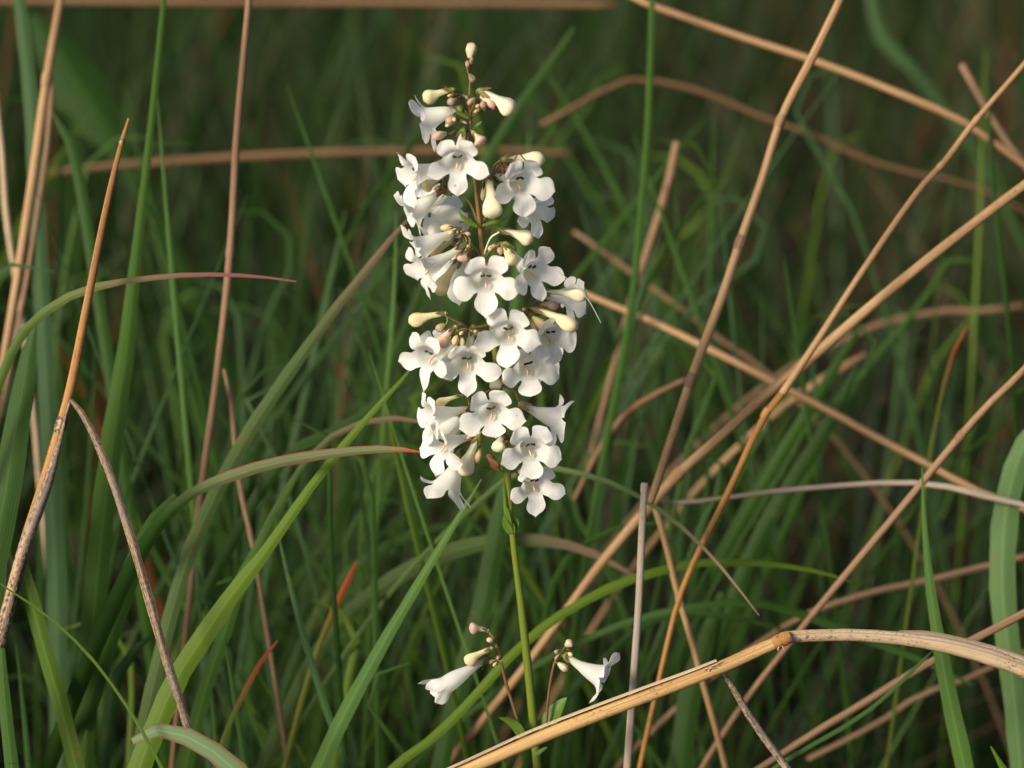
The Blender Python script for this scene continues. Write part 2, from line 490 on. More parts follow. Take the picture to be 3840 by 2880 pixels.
def meadow():
    r = random.Random(11)
    greens = [(0.020, 0.066, 0.005), (0.015, 0.050, 0.005), (0.027, 0.076, 0.006), (0.022, 0.062, 0.014), (0.044, 0.088, 0.008), (0.011, 0.038, 0.005), (0.028, 0.056, 0.012)]
    rows = []
    tries = 0
    while len(rows) < 34000 and tries < 220000:
        tries += 1
        y = -0.9 + 5.6 * r.random() ** 1.15
        hw = 1.0 + 0.45 * max(0, y)
        x = r.uniform(-hw - .9, hw)
        if y < .16 + .10 * r.random() and in_view_wedge(x, y, .10): continue
        # tufts: thin out where the tuft noise is low
        if math.sin(x * 9 + 2 * math.sin(y * 5)) * math.sin(y * 8 + 1.3 * math.sin(x * 6)) < -.35 and r.random() < .7: continue
        if x > .08 and y > .1 and r.random() < .35: continue
        h = r.uniform(.18, .50) * (1.0 if y > .4 else .85)
        if y < .35 and abs(x) < .5: h *= .70
        if x < -.45 - .25 * max(0, y): h = r.uniform(.40, .58)          # unseen sward left of frame, made taller to block low sun and shade the background
        az = r.uniform(0, 2 * math.pi)
        lean = abs(r.gauss(0, .33)) + .05
        droop = max(0, r.gauss(.5, .6))
        dx, dy = math.cos(az), math.sin(az)
        n = 9
        path, wid = [], []
        w0 = r.uniform(.0006, .0019)
        px = py = 0.0; pz = 0.0; ang = lean * .5
        for i in range(n):
            path.append((x + px * dx, y + px * dy, pz))
            s = i / (n - 1)
            wid.append(w0 * (1 - s ** 2.2) * (.7 + .6 * min(1, s * 3)) + .0002)
            st = h * 1.15 / (n - 1)
            ang = lean * (.5 + s) + droop * s ** 2.2 * 1.6
            px += st * math.sin(ang); pz += st * math.cos(ang)
            pz = max(pz, .01)
        fa = r.uniform(0, math.pi)
        side = (math.cos(fa), math.sin(fa))
        g = r.choice(greens); k = r.uniform(.75, 1.3)
        if r.random() < (.03 if x < 0 else .07): g = (0.10, 0.062, 0.034)
        elif r.random() < .025: g = (0.20, 0.055, 0.02)
        rows.append((path, wid, side, tuple(c * k for c in g)))
    v, f, c = strip_batch(rows)
    tag(link('grass', make_mesh('grass', v, f, cols=c), M['meadow']), 'dense green meadow grass filling the background behind the flower spike', 'grass', kind='stuff')

    rows = []
    tans = [(0.13, 0.08, 0.042), (0.10, 0.06, 0.034), (0.15, 0.10, 0.055), (0.085, 0.058, 0.042), (0.075, 0.040, 0.022), (0.12, 0.045, 0.018)]
    while len(rows) < 5200:
        y = -0.5 + 2.9 * r.random() ** 1.2
        x = r.uniform(-1.3 - .3 * y, 1.3 + .3 * y)
        if y < .25 and in_view_wedge(x, y, .10): continue
        if x < 0 and r.random() < .45: continue
        az = r.uniform(0, 2 * math.pi)
        L = r.uniform(.12, .42)
        el = abs(r.gauss(0, .55))
        z0 = r.uniform(.005, .16)
        dx, dy, dz = math.cos(az) * math.cos(el), math.sin(az) * math.cos(el), math.sin(el)
        bend = r.uniform(-.25, .1)
        path, wid = [], []
        w0 = r.uniform(.0007, .0020)
        for i in range(6):
            s = i / 5
            path.append((x + dx * L * s, y + dy * L * s, max(.004, z0 + dz * L * s + bend * L * s * s)))
            wid.append(w0 * (1 - .5 * s))
        side = (-math.sin(az), math.cos(az))
        g = r.choice(tans); k = r.uniform(.7, 1.2)
        rows.append((path, wid, side, tuple(c * k for c in g)))
    v, f, c = strip_batch(rows)
    tag(link('thatch', make_mesh('thatch', v, f, cols=c), M['thatch']), 'tangle of dead brown grass lying low between the green tufts', 'dead grass', kind='stuff')


meadow()


# ------------------------------------------------------------------ single blades and stalks that can be told apart
def to_path(pts, d):
    """pts: (x, y[, d]) in a 2212-wide frame; d metres behind the spike, one value or (first, last)"""
    out = []
    n = len(pts)
    for i, p in enumerate(pts):
        if len(p) == 3: dd = p[2]
        elif isinstance(d, tuple): dd = d[0] + (d[1] - d[0]) * i / (n - 1)
        else: dd = d
        out.append(P(p[0] * V2S, p[1] * V2S, dd))
    return out


def to_ground(path, wid, k=1.0):
    """carry the low end of a blade or stalk on down to the soil"""
    p = path[-1].copy()
    t = (path[-1] - path[-2]).normalized()
    path, wid = list(path), list(wid)
    w = wid[-1]
    for i in range(40):
        t = (t * .80 + Vector((t.x * .2, .02, -.34))).normalized()
        p = p + t * .045
        w *= k
        if p.z <= -.01:
            p.z = -.012; path.append(p.copy()); wid.append(w); break
        path.append(p.copy()); wid.append(w)
    return path, wid


def depth_of(p):
    return (p - CAM).dot(FWD)


def blade(pts, w, mat, label, d=.1, root=True, fold=.28, twist=0.0, cat='grass blade', group=None, name='grass_blade', n=30, seed=0):
    path = to_path(pts, d)
    wid = list(w) if isinstance(w, (list, tuple)) else [w * .12] + [w] * (len(path) - 1)
    if len(wid) != len(path):
        wid = [float(np.interp(i / (len(path) - 1), np.linspace(0, 1, len(wid)), wid)) for i in range(len(path))]
    wid = [ww * WF / 2212 * depth_of(p) / DIST * .5 for ww, p in zip(wid, path)]
    if root: path, wid = to_ground(path, wid, .97)
    path, wid = smooth_path(path, n + (12 if root else 0), wid)
    T = tangents(path)
    r = random.Random(seed or int(abs(pts[0][0] * 7 + pts[0][1] * 13)) + 1)
    tw0 = r.uniform(-.35, .35)
    vs_, fs, uv = [], [], []
    s = 0
    cols = (-1, -.5, 0, .5, 1)
    for i, p in enumerate(path):
        if i: s += (p - path[i - 1]).length
        view = (p - CAM).normalized()
        side = T[i].cross(view).normalized()
        nrm = side.cross(T[i]).normalized()
        a = tw0 + twist * i / len(path)
        sd_ = side * math.cos(a) + nrm * math.sin(a)
        nm = nrm * math.cos(a) - side * math.sin(a)
        for c in cols:
            wv = 1 + .05 * math.sin(s * 210 + c * 3)
            vs_.append(p + sd_ * (c * wid[i] * wv) + nm * (wid[i] * fold * (abs(c) * 1.0 - .4)))
            uv.append((c, s))
    m = len(cols)
    for i in range(len(path) - 1):
        for k in range(m - 1):
            fs.append((i * m + k, i * m + k + 1, (i + 1) * m + k + 1, (i + 1) * m + k))
    o = link(name, make_mesh(name, vs_, fs, uv), M[mat])
    tag(o, label, cat, group)
    return o


def stalk(pts, w, mat, label, d=.1, root=True, nodes=(), cat='dry stalk', group=None, name='dry_grass_stalk', n=36, nodemat=None, sides=10, slim=.88, wob=.05):
    path = to_path(pts, d)
    wid = list(w) if isinstance(w, (list, tuple)) else [w] * len(path)
    if len(wid) != len(path):
        wid = [float(np.interp(i / (len(path) - 1), np.linspace(0, 1, len(wid)), wid)) for i in range(len(path))]
    wid = [ww * slim * WF / 2212 * depth_of(p) / DIST * .5 for ww, p in zip(wid, path)]
    if root: path, wid = to_ground(path, wid, .99)
    path2, wid2 = smooth_path(path, n + (12 if root else 0), wid)
    o = tube(name, path2, wid2, M[mat], sides=sides, wob=wob, seed=int(pts[0][0]))
    tag(o, label, cat, group)
    T = tangents(path2)
    for (x, y) in nodes:                                    # swollen joints
        best = min(range(len(path2)), key=lambda i: ((path2[i] - CAM).normalized() - (P(x * V2S, y * V2S, depth_of(path2[i]) - DIST) - CAM).normalized()).length)
        p, t, rr = path2[best], T[best], wid2[best]
        L = rr * 3.2
        pp = [p + t * (L * (q - .5)) for q in (0, .2, .4, .5, .6, .8, 1)]
        tube('joint', pp, [rr * z for z in (1.02, 1.16, 1.26, 1.12, 1.24, 1.14, 1.02)], M[nodemat or mat], o, sides=sides, cap=False)
    return o


GROUP_S = None
# --- sharp foreground straw bent at a joint, with its split sheath
bent = stalk([(960, 1684), (1010, 1662), (1150, 1600), (1280, 1548), (1400, 1502), (1560, 1440), (1640, 1404), (1688, 1383)], [27, 28, 29, 29, 29, 28, 28, 26],
             'straw_gold', 'thick golden straw bent at a joint, crossing in front of the flower stem', d=.006, slim=1.0, root=False, n=40, sides=14, wob=.03, nodes=[(1686, 1384)], nodemat='straw_amber')
p2, w2 = smooth_path(to_path([(1684, 1384), (1700, 1377), (1760, 1373), (1850, 1372), (1950, 1380), (2050, 1396), (2140, 1420), (2215, 1447), (2330, 1500), (2460, 1590), (2560, 1700)], (.006, .03)),
                     48, [x * WF / 2212 * .5 for x in (25, 27, 27, 27, 29, 33, 37, 37, 34, 30, 28)])
p2, w2 = smooth_path(*[list(q) for q in (to_ground(p2, w2)[0], )], n=60) if False else (p2, w2)
pp, ww = to_ground(p2, w2)
tube('upper_culm', pp, ww, M['straw_sheath'], bent, sides=14, wob=.05, seed=3)
# curled sheath strips lying along the straw
def sheath(parent, pts, w, mat, d, off_up, name='sheath', n=30, curl=1.1):
    path = to_path(pts, d)
    wid = [ww * WF / 2212 * .5 for ww in w]
    path, wid = smooth_path(path, n, wid)
    T = tangents(path)
    vs_, fs, uv = [], [], []
    s = 0
    m = 9
    for i, p in enumerate(path):
        if i: s += (p - path[i - 1]).length
        B = T[i].cross(-FWD).normalized()
        if B.z < 0: B = -B
        for k in range(m):
            a = off_up + curl * (k / (m - 1) * 2 - 1)
            vs_.append(p + (B * math.cos(a) - FWD * math.sin(a)) * wid[i])
            uv.append((k / (m - 1) * .5, s))
    for i in range(len(path) - 1):
        for k in range(m - 1):
            fs.append((i * m + k, i * m + k + 1, (i + 1) * m + k + 1, (i + 1) * m + k))
    return link(name, make_mesh(name, vs_, fs, uv), M[mat], parent)


sheath(bent, [(930, 1690), (1010, 1656), (1150, 1592), (1280, 1541), (1400, 1496), (1500, 1459), (1552, 1437)], [30, 32, 33, 33, 33, 32, 29], 'straw_sheath', .006, .25, curl=.55)
sheath(bent, [(1940, 1376), (2000, 1379), (2060, 1392), (2140, 1414), (2215, 1440), (2330, 1492)], [28, 34, 38, 42, 42, 40], 'straw_sheath', (.02, .026), .45, curl=.6)
stalk([(1556, 1446), (1580, 1480), (1605, 1525), (1650, 1592), (1706, 1668)], [10, 16, 19, 20, 19], 'straw_mottled', 'weathered grey straw hanging down under the bent golden straw', d=(.012, .02), sides=10)

for fx, fy, gx, gy in ((1545, 1436, 1562, 1430), (1535, 1441, 1556, 1436), (1520, 1447, 1548, 1444), (1530, 1450, 1540, 1440), (1690, 1396, 1694, 1405), (1683, 1398, 1680, 1406)):
    tube('fibre', smooth_path(to_path([(fx, fy), ((fx + gx) / 2, (fy + gy) / 2 - 2), (gx, gy)], .003), 6)[0], [.0003, .0003, .00028, .00025, .0002, .0001], M['straw_sheath'], bent, sides=5)

# --- left: amber straw with broken tip, folded grey leaf
am = stalk([(278, 256), (272, 280), (262, 310), (240, 400), (215, 520), (180, 700), (150, 850), (118, 965), (92, 1050), (50, 1185), (0, 1375), (-40, 1530)],
           [6, 8, 12, 14, 17, 20, 23, 24, 23, 25, 27, 27], 'straw_amber', 'amber upright straw with a broken dark tip, standing left of the spike', d=(.015, .03), slim=.95, nodes=[(270, 290), (134, 900)], n=60, nodemat='straw_mottled', sides=12)
sh_p, sh_w = smooth_path(to_path([(141, 905), (126, 965), (106, 1035), (88, 1085), (52, 1185), (24, 1290), (2, 1375), (-38, 1530)], (.0165, .0275)), 40, [x * WF / 2212 * .5 for x in (5, 14, 22, 26, 28, 29, 30, 30)])
tube('sheath', *to_ground(sh_p, sh_w), M['straw_mottled'], am, sides=12, wob=.06)
leaf = blade([(405, 1572), (396, 1540), (352, 1400), (318, 1280), (280, 1150), (240, 1030), (205, 945), (175, 890), (152, 864)], [18, 19, 20, 20, 19, 18, 17, 13, 7], 'straw_mottled',
             'folded grey dead leaf drooping from the amber straw', d=(.006, .020), root=False, fold=.9, name='dead_leaf', cat='dead leaf', n=44)
tube('leaf_base', smooth_path(to_path([(152, 864), (140, 905), (124, 975), (104, 1040)], .021), 12)[0], [.0007] * 12, M['straw_mottled'], leaf, sides=6)

# --- other dry stalks
stalk([(138, -40), (130, 0), (100, 180), (72, 380), (32, 640), (0, 830), (-40, 1050)], [24, 25, 28, 30, 28, 27, 27], 'straw_tan', 'blurred orange straw slanting up at the edge beside the amber straw', d=.17, slim=.72, nodes=[(104, 165)])
stalk([(112, 180), (104, 300), (80, 470), (55, 620), (20, 800), (-20, 980)], [20, 22, 22, 20, 20, 20], 'straw_pink', 'second brown straw overlapping the blurred orange straw', d=.20, slim=.55)
stalk([(542, -60), (538, 0), (524, 150), (511, 300), (498, 540), (470, 800), (432, 1080), (400, 1385), (392, 1450)], [16, 17, 18, 18, 19, 18, 17, 14, 12], 'straw_pink', 'slender pinkish upright straw between the amber straw and the spike', d=(.09, .14), nodes=[(496, 552)])
stalk([(-10, 200), (4, 330), (14, 470), (40, 640), (62, 800), (76, 930), (84, 1040), (100, 1200)], [14, 18, 18, 18, 17, 16, 14, 14], 'straw_sheath', 'pale bleached straw tilting the other way behind the blurred orange straw', d=.24, slim=.7)
stalk([(1830, -40), (1815, 0), (1752, 130), (1690, 250), (1642, 400), (1600, 520), (1560, 640), (1500, 800), (1440, 980), (1412, 1066), (1406, 1084)], [19, 21, 23, 21, 22, 24, 24, 24, 23, 22, 16],
      'straw_tan', 'tall jointed tan straw leaning right, its foot meeting the crossing straws', d=(.10, .06), root=False, nodes=[(1690, 250), (1602, 515), (1496, 815)], nodemat='straw_pink')
stalk([(2240, 105), (2212, 140), (2100, 270), (2040, 350), (1985, 410), (1860, 590), (1760, 745), (1690, 850)], [13, 14, 15, 16, 15, 17, 18, 20], 'straw_tan', 'thin knotted straw running up from the crossing straws towards the corner', d=(.10, .06), root=False, nodes=[(2108, 262), (2040, 352)])
stalk([(1692, 846), (1650, 900), (1600, 1005), (1560, 1090), (1500, 1210), (1465, 1300), (1440, 1400)], [19, 18, 17, 17, 16, 15, 14], 'straw_amber', 'orange straw hanging below the crossing of the tan straws', d=(.062, .09), nodes=[(1660, 885)])
stalk([(2240, 380), (2212, 400), (2100, 485), (1980, 580), (1860, 680), (1750, 775), (1670, 840), (1560, 940), (1470, 1020), (1410, 1085), (1300, 1215), (1230, 1310), (1150, 1420), (1060, 1535), (960, 1660), (900, 1740)],
      [24, 24, 25, 26, 27, 28, 26, 25, 26, 27, 24, 22, 22, 21, 21, 21], 'straw_tan', 'longest tan straw crossing diagonally behind the flower stem to the far corner', d=(.07, .16), nodes=[(1752, 773), (1480, 1012), (1400, 1095)], n=60)
stalk([(2240, 760), (2212, 800), (2130, 880), (2060, 960), (1990, 1045), (1920, 1130), (1845, 1220), (1770, 1310), (1690, 1410), (1620, 1500), (1540, 1620), (1500, 1690)], [19, 19, 20, 20, 19, 18, 18, 17, 16, 16, 16, 16],
      'straw_pink', 'straight brown straw sloping behind the bend of the golden straw', d=(.05, .14), nodes=[(2064, 955), (1770, 1312)], n=50)
stalk([(1225, 615), (1300, 650), (1400, 690), (1500, 738), (1600, 788), (1700, 840), (1800, 892), (1900, 948), (2000, 1000), (2110, 1060), (2240, 1110), (2400, 1210)], [14, 16, 18, 20, 20, 20, 20, 20, 20, 19, 18, 18],
      'straw_tan', 'tan straw sloping down to the right, passing behind the crossing straws', d=(.22, .14), n=44)
stalk([(1330, -25), (1370, -3), (1460, 30), (1550, 62), (1640, 92), (1740, 124), (1850, 165), (1950, 205), (2080, 262), (2150, 310), (2240, 378), (2400, 520)], [17, 18, 19, 19, 19, 19, 19, 20, 19, 18, 17, 17],
      'straw_tan', 'blurred tan straw arching across the upper right behind the jointed straw', d=(.22, .2), n=44)
stalk([(-40, 3), (130, 2), (400, 4), (700, 5), (1000, 6), (1200, 8), (1330, 10)], [22, 22, 24, 24, 24, 24, 20], 'straw_dim', 'blurred horizontal orange straw above the top of the spike', d=.5, slim=.75, root=False)
stalk([(100, 375), (160, 367), (280, 355), (400, 346), (550, 337), (700, 330), (860, 326), (1000, 325), (1130, 326), (1235, 332)], [18, 20, 22, 22, 22, 21, 20, 20, 19, 16], 'straw_dim', 'blurred horizontal straw lying behind the upper flowers', d=.45, slim=.75, root=False)
stalk([(1170, 270), (1235, 235), (1300, 198), (1350, 175), (1390, 172), (1480, 188), (1560, 215), (1640, 250), (1760, 292), (1860, 340), (1980, 375), (2100, 400)], [18, 18, 18, 18, 18, 18, 18, 17, 15, 14, 13, 12], 'straw_dim', 'blurred brown straw kinked in a low arch right of the top flowers', d=(.36, .42), slim=.72, root=True)
stalk([(1392, 1055), (1388, 1120), (1380, 1300), (1370, 1450), (1362, 1560), (1354, 1670)], [17, 18, 19, 19, 20, 20], 'straw_grey', 'grey upright straw stub passing behind the bent golden straw', d=.035, nodes=[(1391, 1068)])
stalk([(1415, 1095), (1440, 1180), (1462, 1275), (1490, 1370), (1520, 1480), (1545, 1570), (1570, 1670)], [17, 17, 17, 17, 17, 16, 16], 'straw_tan', 'slanting tan straw running down behind the bent golden straw to the ground', d=(.09, .11), nodes=[(1470, 1300)])
stalk([(1430, 1085), (1520, 1082), (1640, 1065), (1800, 1050), (1940, 1042), (2040, 1050), (2130, 1072), (2240, 1100), (2400, 1180)], [9, 12, 13, 14, 14, 16, 18, 14, 13], 'straw_grey', 'thin greyish straw arching nearly level behind the sloping brown straw', d=(.13, .11), root=True)
stalk([(2270, 1290), (2212, 1325), (2110, 1378), (2050, 1408), (1950, 1465), (1850, 1528), (1760, 1582), (1640, 1660), (1580, 1700)], [19, 20, 20, 20, 20, 20, 19, 17, 16], 'straw_pink', 'tan straw rising to the right below the bent golden straw', d=(.05, .09))
stalk([(2260, 1190), (2120, 1225), (2000, 1255), (1900, 1275), (1780, 1312), (1700, 1350)], [16, 17, 18, 18, 17, 15], 'straw_pink', 'blurred brown straw lying almost level behind the bent golden straw', d=.2)
stalk([(2078, 140), (2092, 165), (2130, 235), (2170, 300), (2225, 372), (2330, 540)], [22, 22, 20, 20, 20, 20], 'straw_pink', 'blurred pinkish straw stub leaning left in the upper right grass', d=.26, slim=.75)
stalk([(1462, 308), (1450, 370), (1428, 450), (1400, 540), (1372, 620), (1335, 760), (1300, 890), (1270, 1010)], [20, 22, 21, 20, 18, 16, 15, 14], 'straw_pink', 'blurred pink-brown upright straw stub just right of the spike', d=(.27, .3), root=False)
stalk([(1240, 500), (1320, 556), (1400, 615), (1480, 672), (1560, 735), (1640, 790)], [10, 13, 13, 13, 12, 11], 'straw_pink', 'faint brown straw sloping behind the jointed tan straw', d=.34)
stalk([(484, 798), (492, 815), (500, 870), (508, 960), (520, 1060), (545, 1170), (560, 1260)], [9, 14, 15, 15, 14, 13, 12], 'straw_pink', 'short curled brown straw beside the slender pinkish straw', d=.13)
stalk([(1480, 820), (1420, 850), (1370, 880), (1330, 920), (1290, 980), (1240, 1080)], [12, 16, 17, 16, 14, 13], 'straw_dim', 'blurred greyish curved straw in the grass beside the lower flowers', d=.2, root=False)
stalk([(1870, 765), (1810, 800), (1750, 838), (1690, 880)], [12, 26, 26, 16], 'straw_tan', 'short blurred orange straw fragment behind the crossing straws', d=.3)
stalk([(2212, 660), (2120, 672), (2040, 672), (1900, 700), (1800, 745), (1700, 800)], [14, 15, 15, 16, 15, 14], 'straw_pink', 'faint brown level straw in the grass at the right edge', d=.42)
stalk([(1745, 1640), (1900, 1560), (1990, 1500), (2080, 1470), (2240, 1400)], [12, 14, 14, 13, 12], 'straw_pink', 'thin brown straw below the tan rising straw', d=.22)

# --- green blades
blade([(640, 608), (600, 602), (540, 596), (470, 593), (400, 594), (320, 601), (240, 612), (180, 628), (130, 650), (95, 675), (60, 705), (30, 750), (5, 810)], [3, 5, 7, 9, 10, 12, 15, 18, 20, 20, 20, 20, 20],
      'blade_purple', 'arching grass blade with a long purple tip crossing behind the amber straw', d=.035, n=50)
blade([(78, 690), (62, 760), (48, 850), (30, 950), (10, 1080), (-15, 1200), (-30, 1400)], [4, 34, 52, 60, 66, 66, 62], 'blade_green', 'broad dark green blade at the edge below the arching purple-tipped blade', d=.05)
blade([(362, -60), (352, 20), (335, 190), (312, 400), (290, 590), (272, 760), (250, 900), (232, 1040), (214, 1200), (196, 1400), (180, 1660)], [12, 12, 14, 18, 26, 38, 46, 50, 52, 50, 46], 'blade_light', 'tall light green blade widening downwards, standing beside the amber straw', d=(.12, .08), n=44)
blade([(36, -40), (48, 60), (66, 220), (76, 400), (84, 560), (98, 800), (108, 1000), (118, 1200), (124, 1400), (130, 1660)], [26, 30, 34, 36, 38, 40, 44, 46, 46, 46], 'blade_blue', 'tall blue-green blade standing behind the amber straw', d=.2, n=40)
blade([(112, 240), (140, 280), (165, 360), (185, 470), (205, 600), (230, 760), (250, 900)], [8, 20, 24, 26, 26, 26, 26], 'blade_green', 'green blade bowed over behind the amber straw tip', d=.17)
blade([(905, 775), (870, 818), (800, 895), (740, 965), (680, 1040), (620, 1125), (560, 1210), (500, 1285), (440, 1375), (390, 1450), (340, 1560), (300, 1660)], [3, 8, 14, 18, 20, 22, 28, 38, 44, 48, 50, 50],
      'blade_yellow', 'bright yellow-green blade rising diagonally towards the lower flowers', d=(.05, .03), n=44)
blade([(650, 1010), (610, 1080), (560, 1180), (520, 1260), (480, 1380), (440, 1500), (400, 1660)], [8, 20, 26, 30, 32, 32, 32], 'blade_light', 'light green blade alongside the bright yellow-green diagonal blade', d=.09)
blade([(915, 978), (890, 973), (850, 971), (790, 972), (700, 982), (620, 995), (550, 1012), (490, 1032), (440, 1052), (395, 1080), (350, 1125), (300, 1200), (240, 1320)], [2, 8, 14, 19, 23, 26, 27, 26, 24, 24, 30, 36, 40],
      'blade_redge', 'arching red-edged blade whose red tip touches the lower flowers', d=(.012, .06), n=50)
blade([(885, 470), (850, 510), (790, 585), (730, 660), (660, 755), (600, 840), (540, 930), (490, 1020), (440, 1120), (400, 1220), (350, 1400)], [4, 12, 17, 20, 25, 28, 30, 32, 32, 32, 32], 'blade_brownish',
      'grey-green blade with a brown tip pointing up to the left flowers', d=(.10, .07), n=44)
blade([(1040, 1035), (1012, 1082), (970, 1150), (925, 1225), (880, 1300), (830, 1385), (780, 1475), (730, 1570), (690, 1660)], [3, 9, 15, 19, 23, 28, 33, 36, 38], 'blade_light', 'straight light green blade leaning right beneath the lowest left flower', d=(.04, .06), n=40)
blade([(772, 1212), (756, 1245), (735, 1290), (712, 1340), (690, 1395), (668, 1460), (640, 1560)], [5, 14, 16, 15, 14, 14, 14], 'blade_redtip', 'narrow blade with a broad scarlet tip left of the flower stem', d=.11, twist=.8)
blade([(600, 1383), (580, 1405), (552, 1448), (520, 1510), (492, 1570), (470, 1640)], [3, 9, 12, 12, 12, 12], 'blade_redtip', 'short thin blade fading from scarlet to yellow-green', d=.06)
blade([(286, 1602), (300, 1586), (330, 1577), (370, 1580), (410, 1594), (450, 1616), (490, 1646), (530, 1690), (560, 1760)], [16, 26, 30, 34, 38, 42, 46, 48, 46], 'blade_pale', 'sharp pale green blade arching over below the dead leaf', d=(.0, -.01), fold=.12)
blade([(-30, 1240), (0, 1262), (60, 1300), (130, 1354), (200, 1425), (260, 1505), (310, 1585), (352, 1665)], [3, 4, 5, 6, 7, 7, 8, 8], 'blade_yellow', 'hair-thin yellow-green blade crossing in front of the amber straw foot', d=(-.01, -.012), n=40)
blade([(1412, -60), (1408, 20), (1404, 180), (1396, 330), (1384, 470), (1372, 600), (1352, 740), (1320, 900)], [10, 13, 15, 16, 17, 17, 17, 17], 'blade_light', 'upright narrow green blade standing right of the spike', d=.19)
blade([(1240, 60), (1200, 120), (1150, 190), (1100, 262), (1060, 330), (1010, 420), (960, 520), (900, 650)], [8, 16, 20, 22, 22, 22, 22, 22], 'blade_green', 'blurred green blade slanting behind the top buds', d=.3)
blade([(2250, 900), (2212, 960), (2180, 1060), (2166, 1180), (2166, 1290), (2178, 1400), (2192, 1520), (2204, 1660)], [20, 44, 54, 58, 56, 52, 48, 46], 'blade_pale_plain', 'wide pale green blade standing at the edge behind the golden straw', d=.12)
blade([(1992, 1010), (1994, 1080), (2000, 1180), (2012, 1290), (2032, 1410), (2055, 1530), (2085, 1665)], [3, 8, 14, 22, 32, 38, 40], 'blade_light', 'upright tapering green blade crossing behind the bent golden straw', d=.06)
blade([(1100, 1020), (1085, 1090), (1066, 1190), (1044, 1300), (1010, 1420), (980, 1530), (950, 1660)], [14, 40, 46, 46, 44, 42, 40], 'blade_green', 'broad dark green blade directly behind the bare flower stem', d=.14)
blade([(1380, 1250), (1290, 1200), (1220, 1176), (1140, 1166), (1060, 1170), (980, 1190), (900, 1222), (820, 1270), (740, 1340), (680, 1420), (620, 1540)], [6, 16, 22, 28, 32, 36, 36, 34, 34, 32, 32], 'blade_brownish', 'wide grey-green blade arching low behind the bare flower stem', d=.15, n=40)
blade([(1000, 1135), (930, 1140), (860, 1165), (800, 1200), (740, 1250), (690, 1320), (640, 1420), (600, 1540)], [6, 20, 24, 24, 24, 24, 24, 24], 'blade_green', 'green blade arching just above the wide grey-green arch', d=.2)
blade([(1850, 1262), (1780, 1238), (1690, 1222), (1600, 1215), (1500, 1217), (1420, 1235), (1340, 1260), (1250, 1305), (1180, 1350), (1100, 1420), (1020, 1510), (940, 1590), (860, 1650)], [3, 8, 12, 16, 18, 20, 21, 20, 20, 20, 20, 20, 20], 'blade_yellow',
      'long yellow-green blade arching across behind the lowest buds', d=(.11, .07), n=50)
blade([(1440, 1130), (1360, 1135), (1280, 1165), (1220, 1215), (1190, 1280), (1175, 1360), (1160, 1460)], [4, 10, 15, 18, 18, 18, 18], 'blade_green', 'green blade curling over right of the bare flower stem', d=.16)
blade([(1640, 1330), (1590, 1265), (1540, 1205), (1480, 1145), (1420, 1098), (1360, 1062), (1300, 1036), (1240, 1020), (1190, 1012), (1120, 1020), (1050, 1070)], [2, 5, 7, 9, 10, 11, 12, 13, 12, 12, 12], 'blade_brownish', 'thin grey blade looping over behind the grey straw stub', d=(.05, .1), n=44)
blade([(930, 915), (880, 905), (820, 905), (760, 920), (710, 948), (670, 985), (630, 1040), (580, 1140)], [5, 10, 13, 14, 14, 14, 14, 14], 'blade_brownish', 'pale thin blade arching behind the red-edged blade', d=.09)
blade([(895, 815), (840, 850), (780, 900), (720, 935), (650, 965), (590, 1020), (540, 1100)], [4, 18, 24, 26, 26, 26, 26], 'blade_green', 'green blade bending left behind the middle flowers', d=.14)
blade([(380, 1070), (330, 1130), (290, 1220), (250, 1330), (215, 1440), (180, 1560), (150, 1680)], [14, 34, 44, 48, 48, 46, 44], 'blade_green', 'broad dark blade behind the grey dead leaf', d=.08)
blade([(0, 1060), (28, 1160), (60, 1270), (95, 1400), (130, 1520), (160, 1640)], [20, 28, 34, 36, 36, 36], 'blade_yellow', 'yellowish green blade leaning left behind the amber straw foot', d=.06)
blade([(330, 1370), (300, 1395), (260, 1450), (235, 1540), (225, 1650)], [6, 20, 26, 28, 28], 'blade_blue', 'blue-green blade curving beside the thin yellow-green blade', d=.1)
blade([(2, 1400), (6, 1470), (14, 1560), (26, 1660)], [16, 24, 28, 30], 'blade_light', 'light green blade in the corner under the amber straw', d=.02)
blade([(2140, 1612), (2152, 1635), (2168, 1662)], [3, 10, 16], 'blade_yellow', 'small bright green leaf tip in the corner below the tan rising straw', d=.02)
blade([(1720, 1370), (1640, 1345), (1560, 1330), (1480, 1320), (1400, 1345), (1330, 1400)], [4, 12, 16, 18, 18, 18], 'blade_green', 'dark blade bending level between the straws under the golden bend', d=.17)
blade([(2100, 1480), (2000, 1430), (1900, 1392), (1800, 1352), (1700, 1318), (1600, 1300)], [5, 14, 18, 20, 18, 16], 'blade_green', 'dark green blade lying level behind the bent golden straw', d=.14)
blade([(1560, 1280), (1520, 1400), (1490, 1500), (1470, 1660)], [16, 40, 50, 50], 'blade_green', 'broad blurred green blade between the slanting tan straw and grey stub', d=.2)
blade([(2040, 1380), (2000, 1420), (1940, 1480), (1870, 1540), (1790, 1590), (1700, 1640)], [3, 7, 9, 10, 10, 10], 'blade_green', 'thin green blade crossing the tan rising straw', d=.03)
blade([(1850, 790), (1820, 860), (1770, 950), (1700, 1060), (1640, 1160), (1590, 1280)], [6, 26, 32, 34, 34, 34], 'blade_green', 'green blade leaning beside the orange hanging straw', d=.2)
blade([(1980, 160), (1940, 120), (1900, 70), (1880, -20)][::-1], [20, 30, 28, 20], 'blade_blue', 'hazy blue-green blade in the far upper right', d=.7, root=True)
blade([(260, 330), (215, 260), (170, 190), (120, 110), (70, 30)][::-1], [20, 90, 120, 100, 40], 'blade_green', 'very broad blurred leaf in the upper left grass', d=.55, root=True)
blade([(1700, 960), (1740, 900), (1800, 800), (1860, 700)][::-1], [8, 22, 26, 26], 'blade_green', 'slanting green blade behind the fork of the tan straws', d=.24)
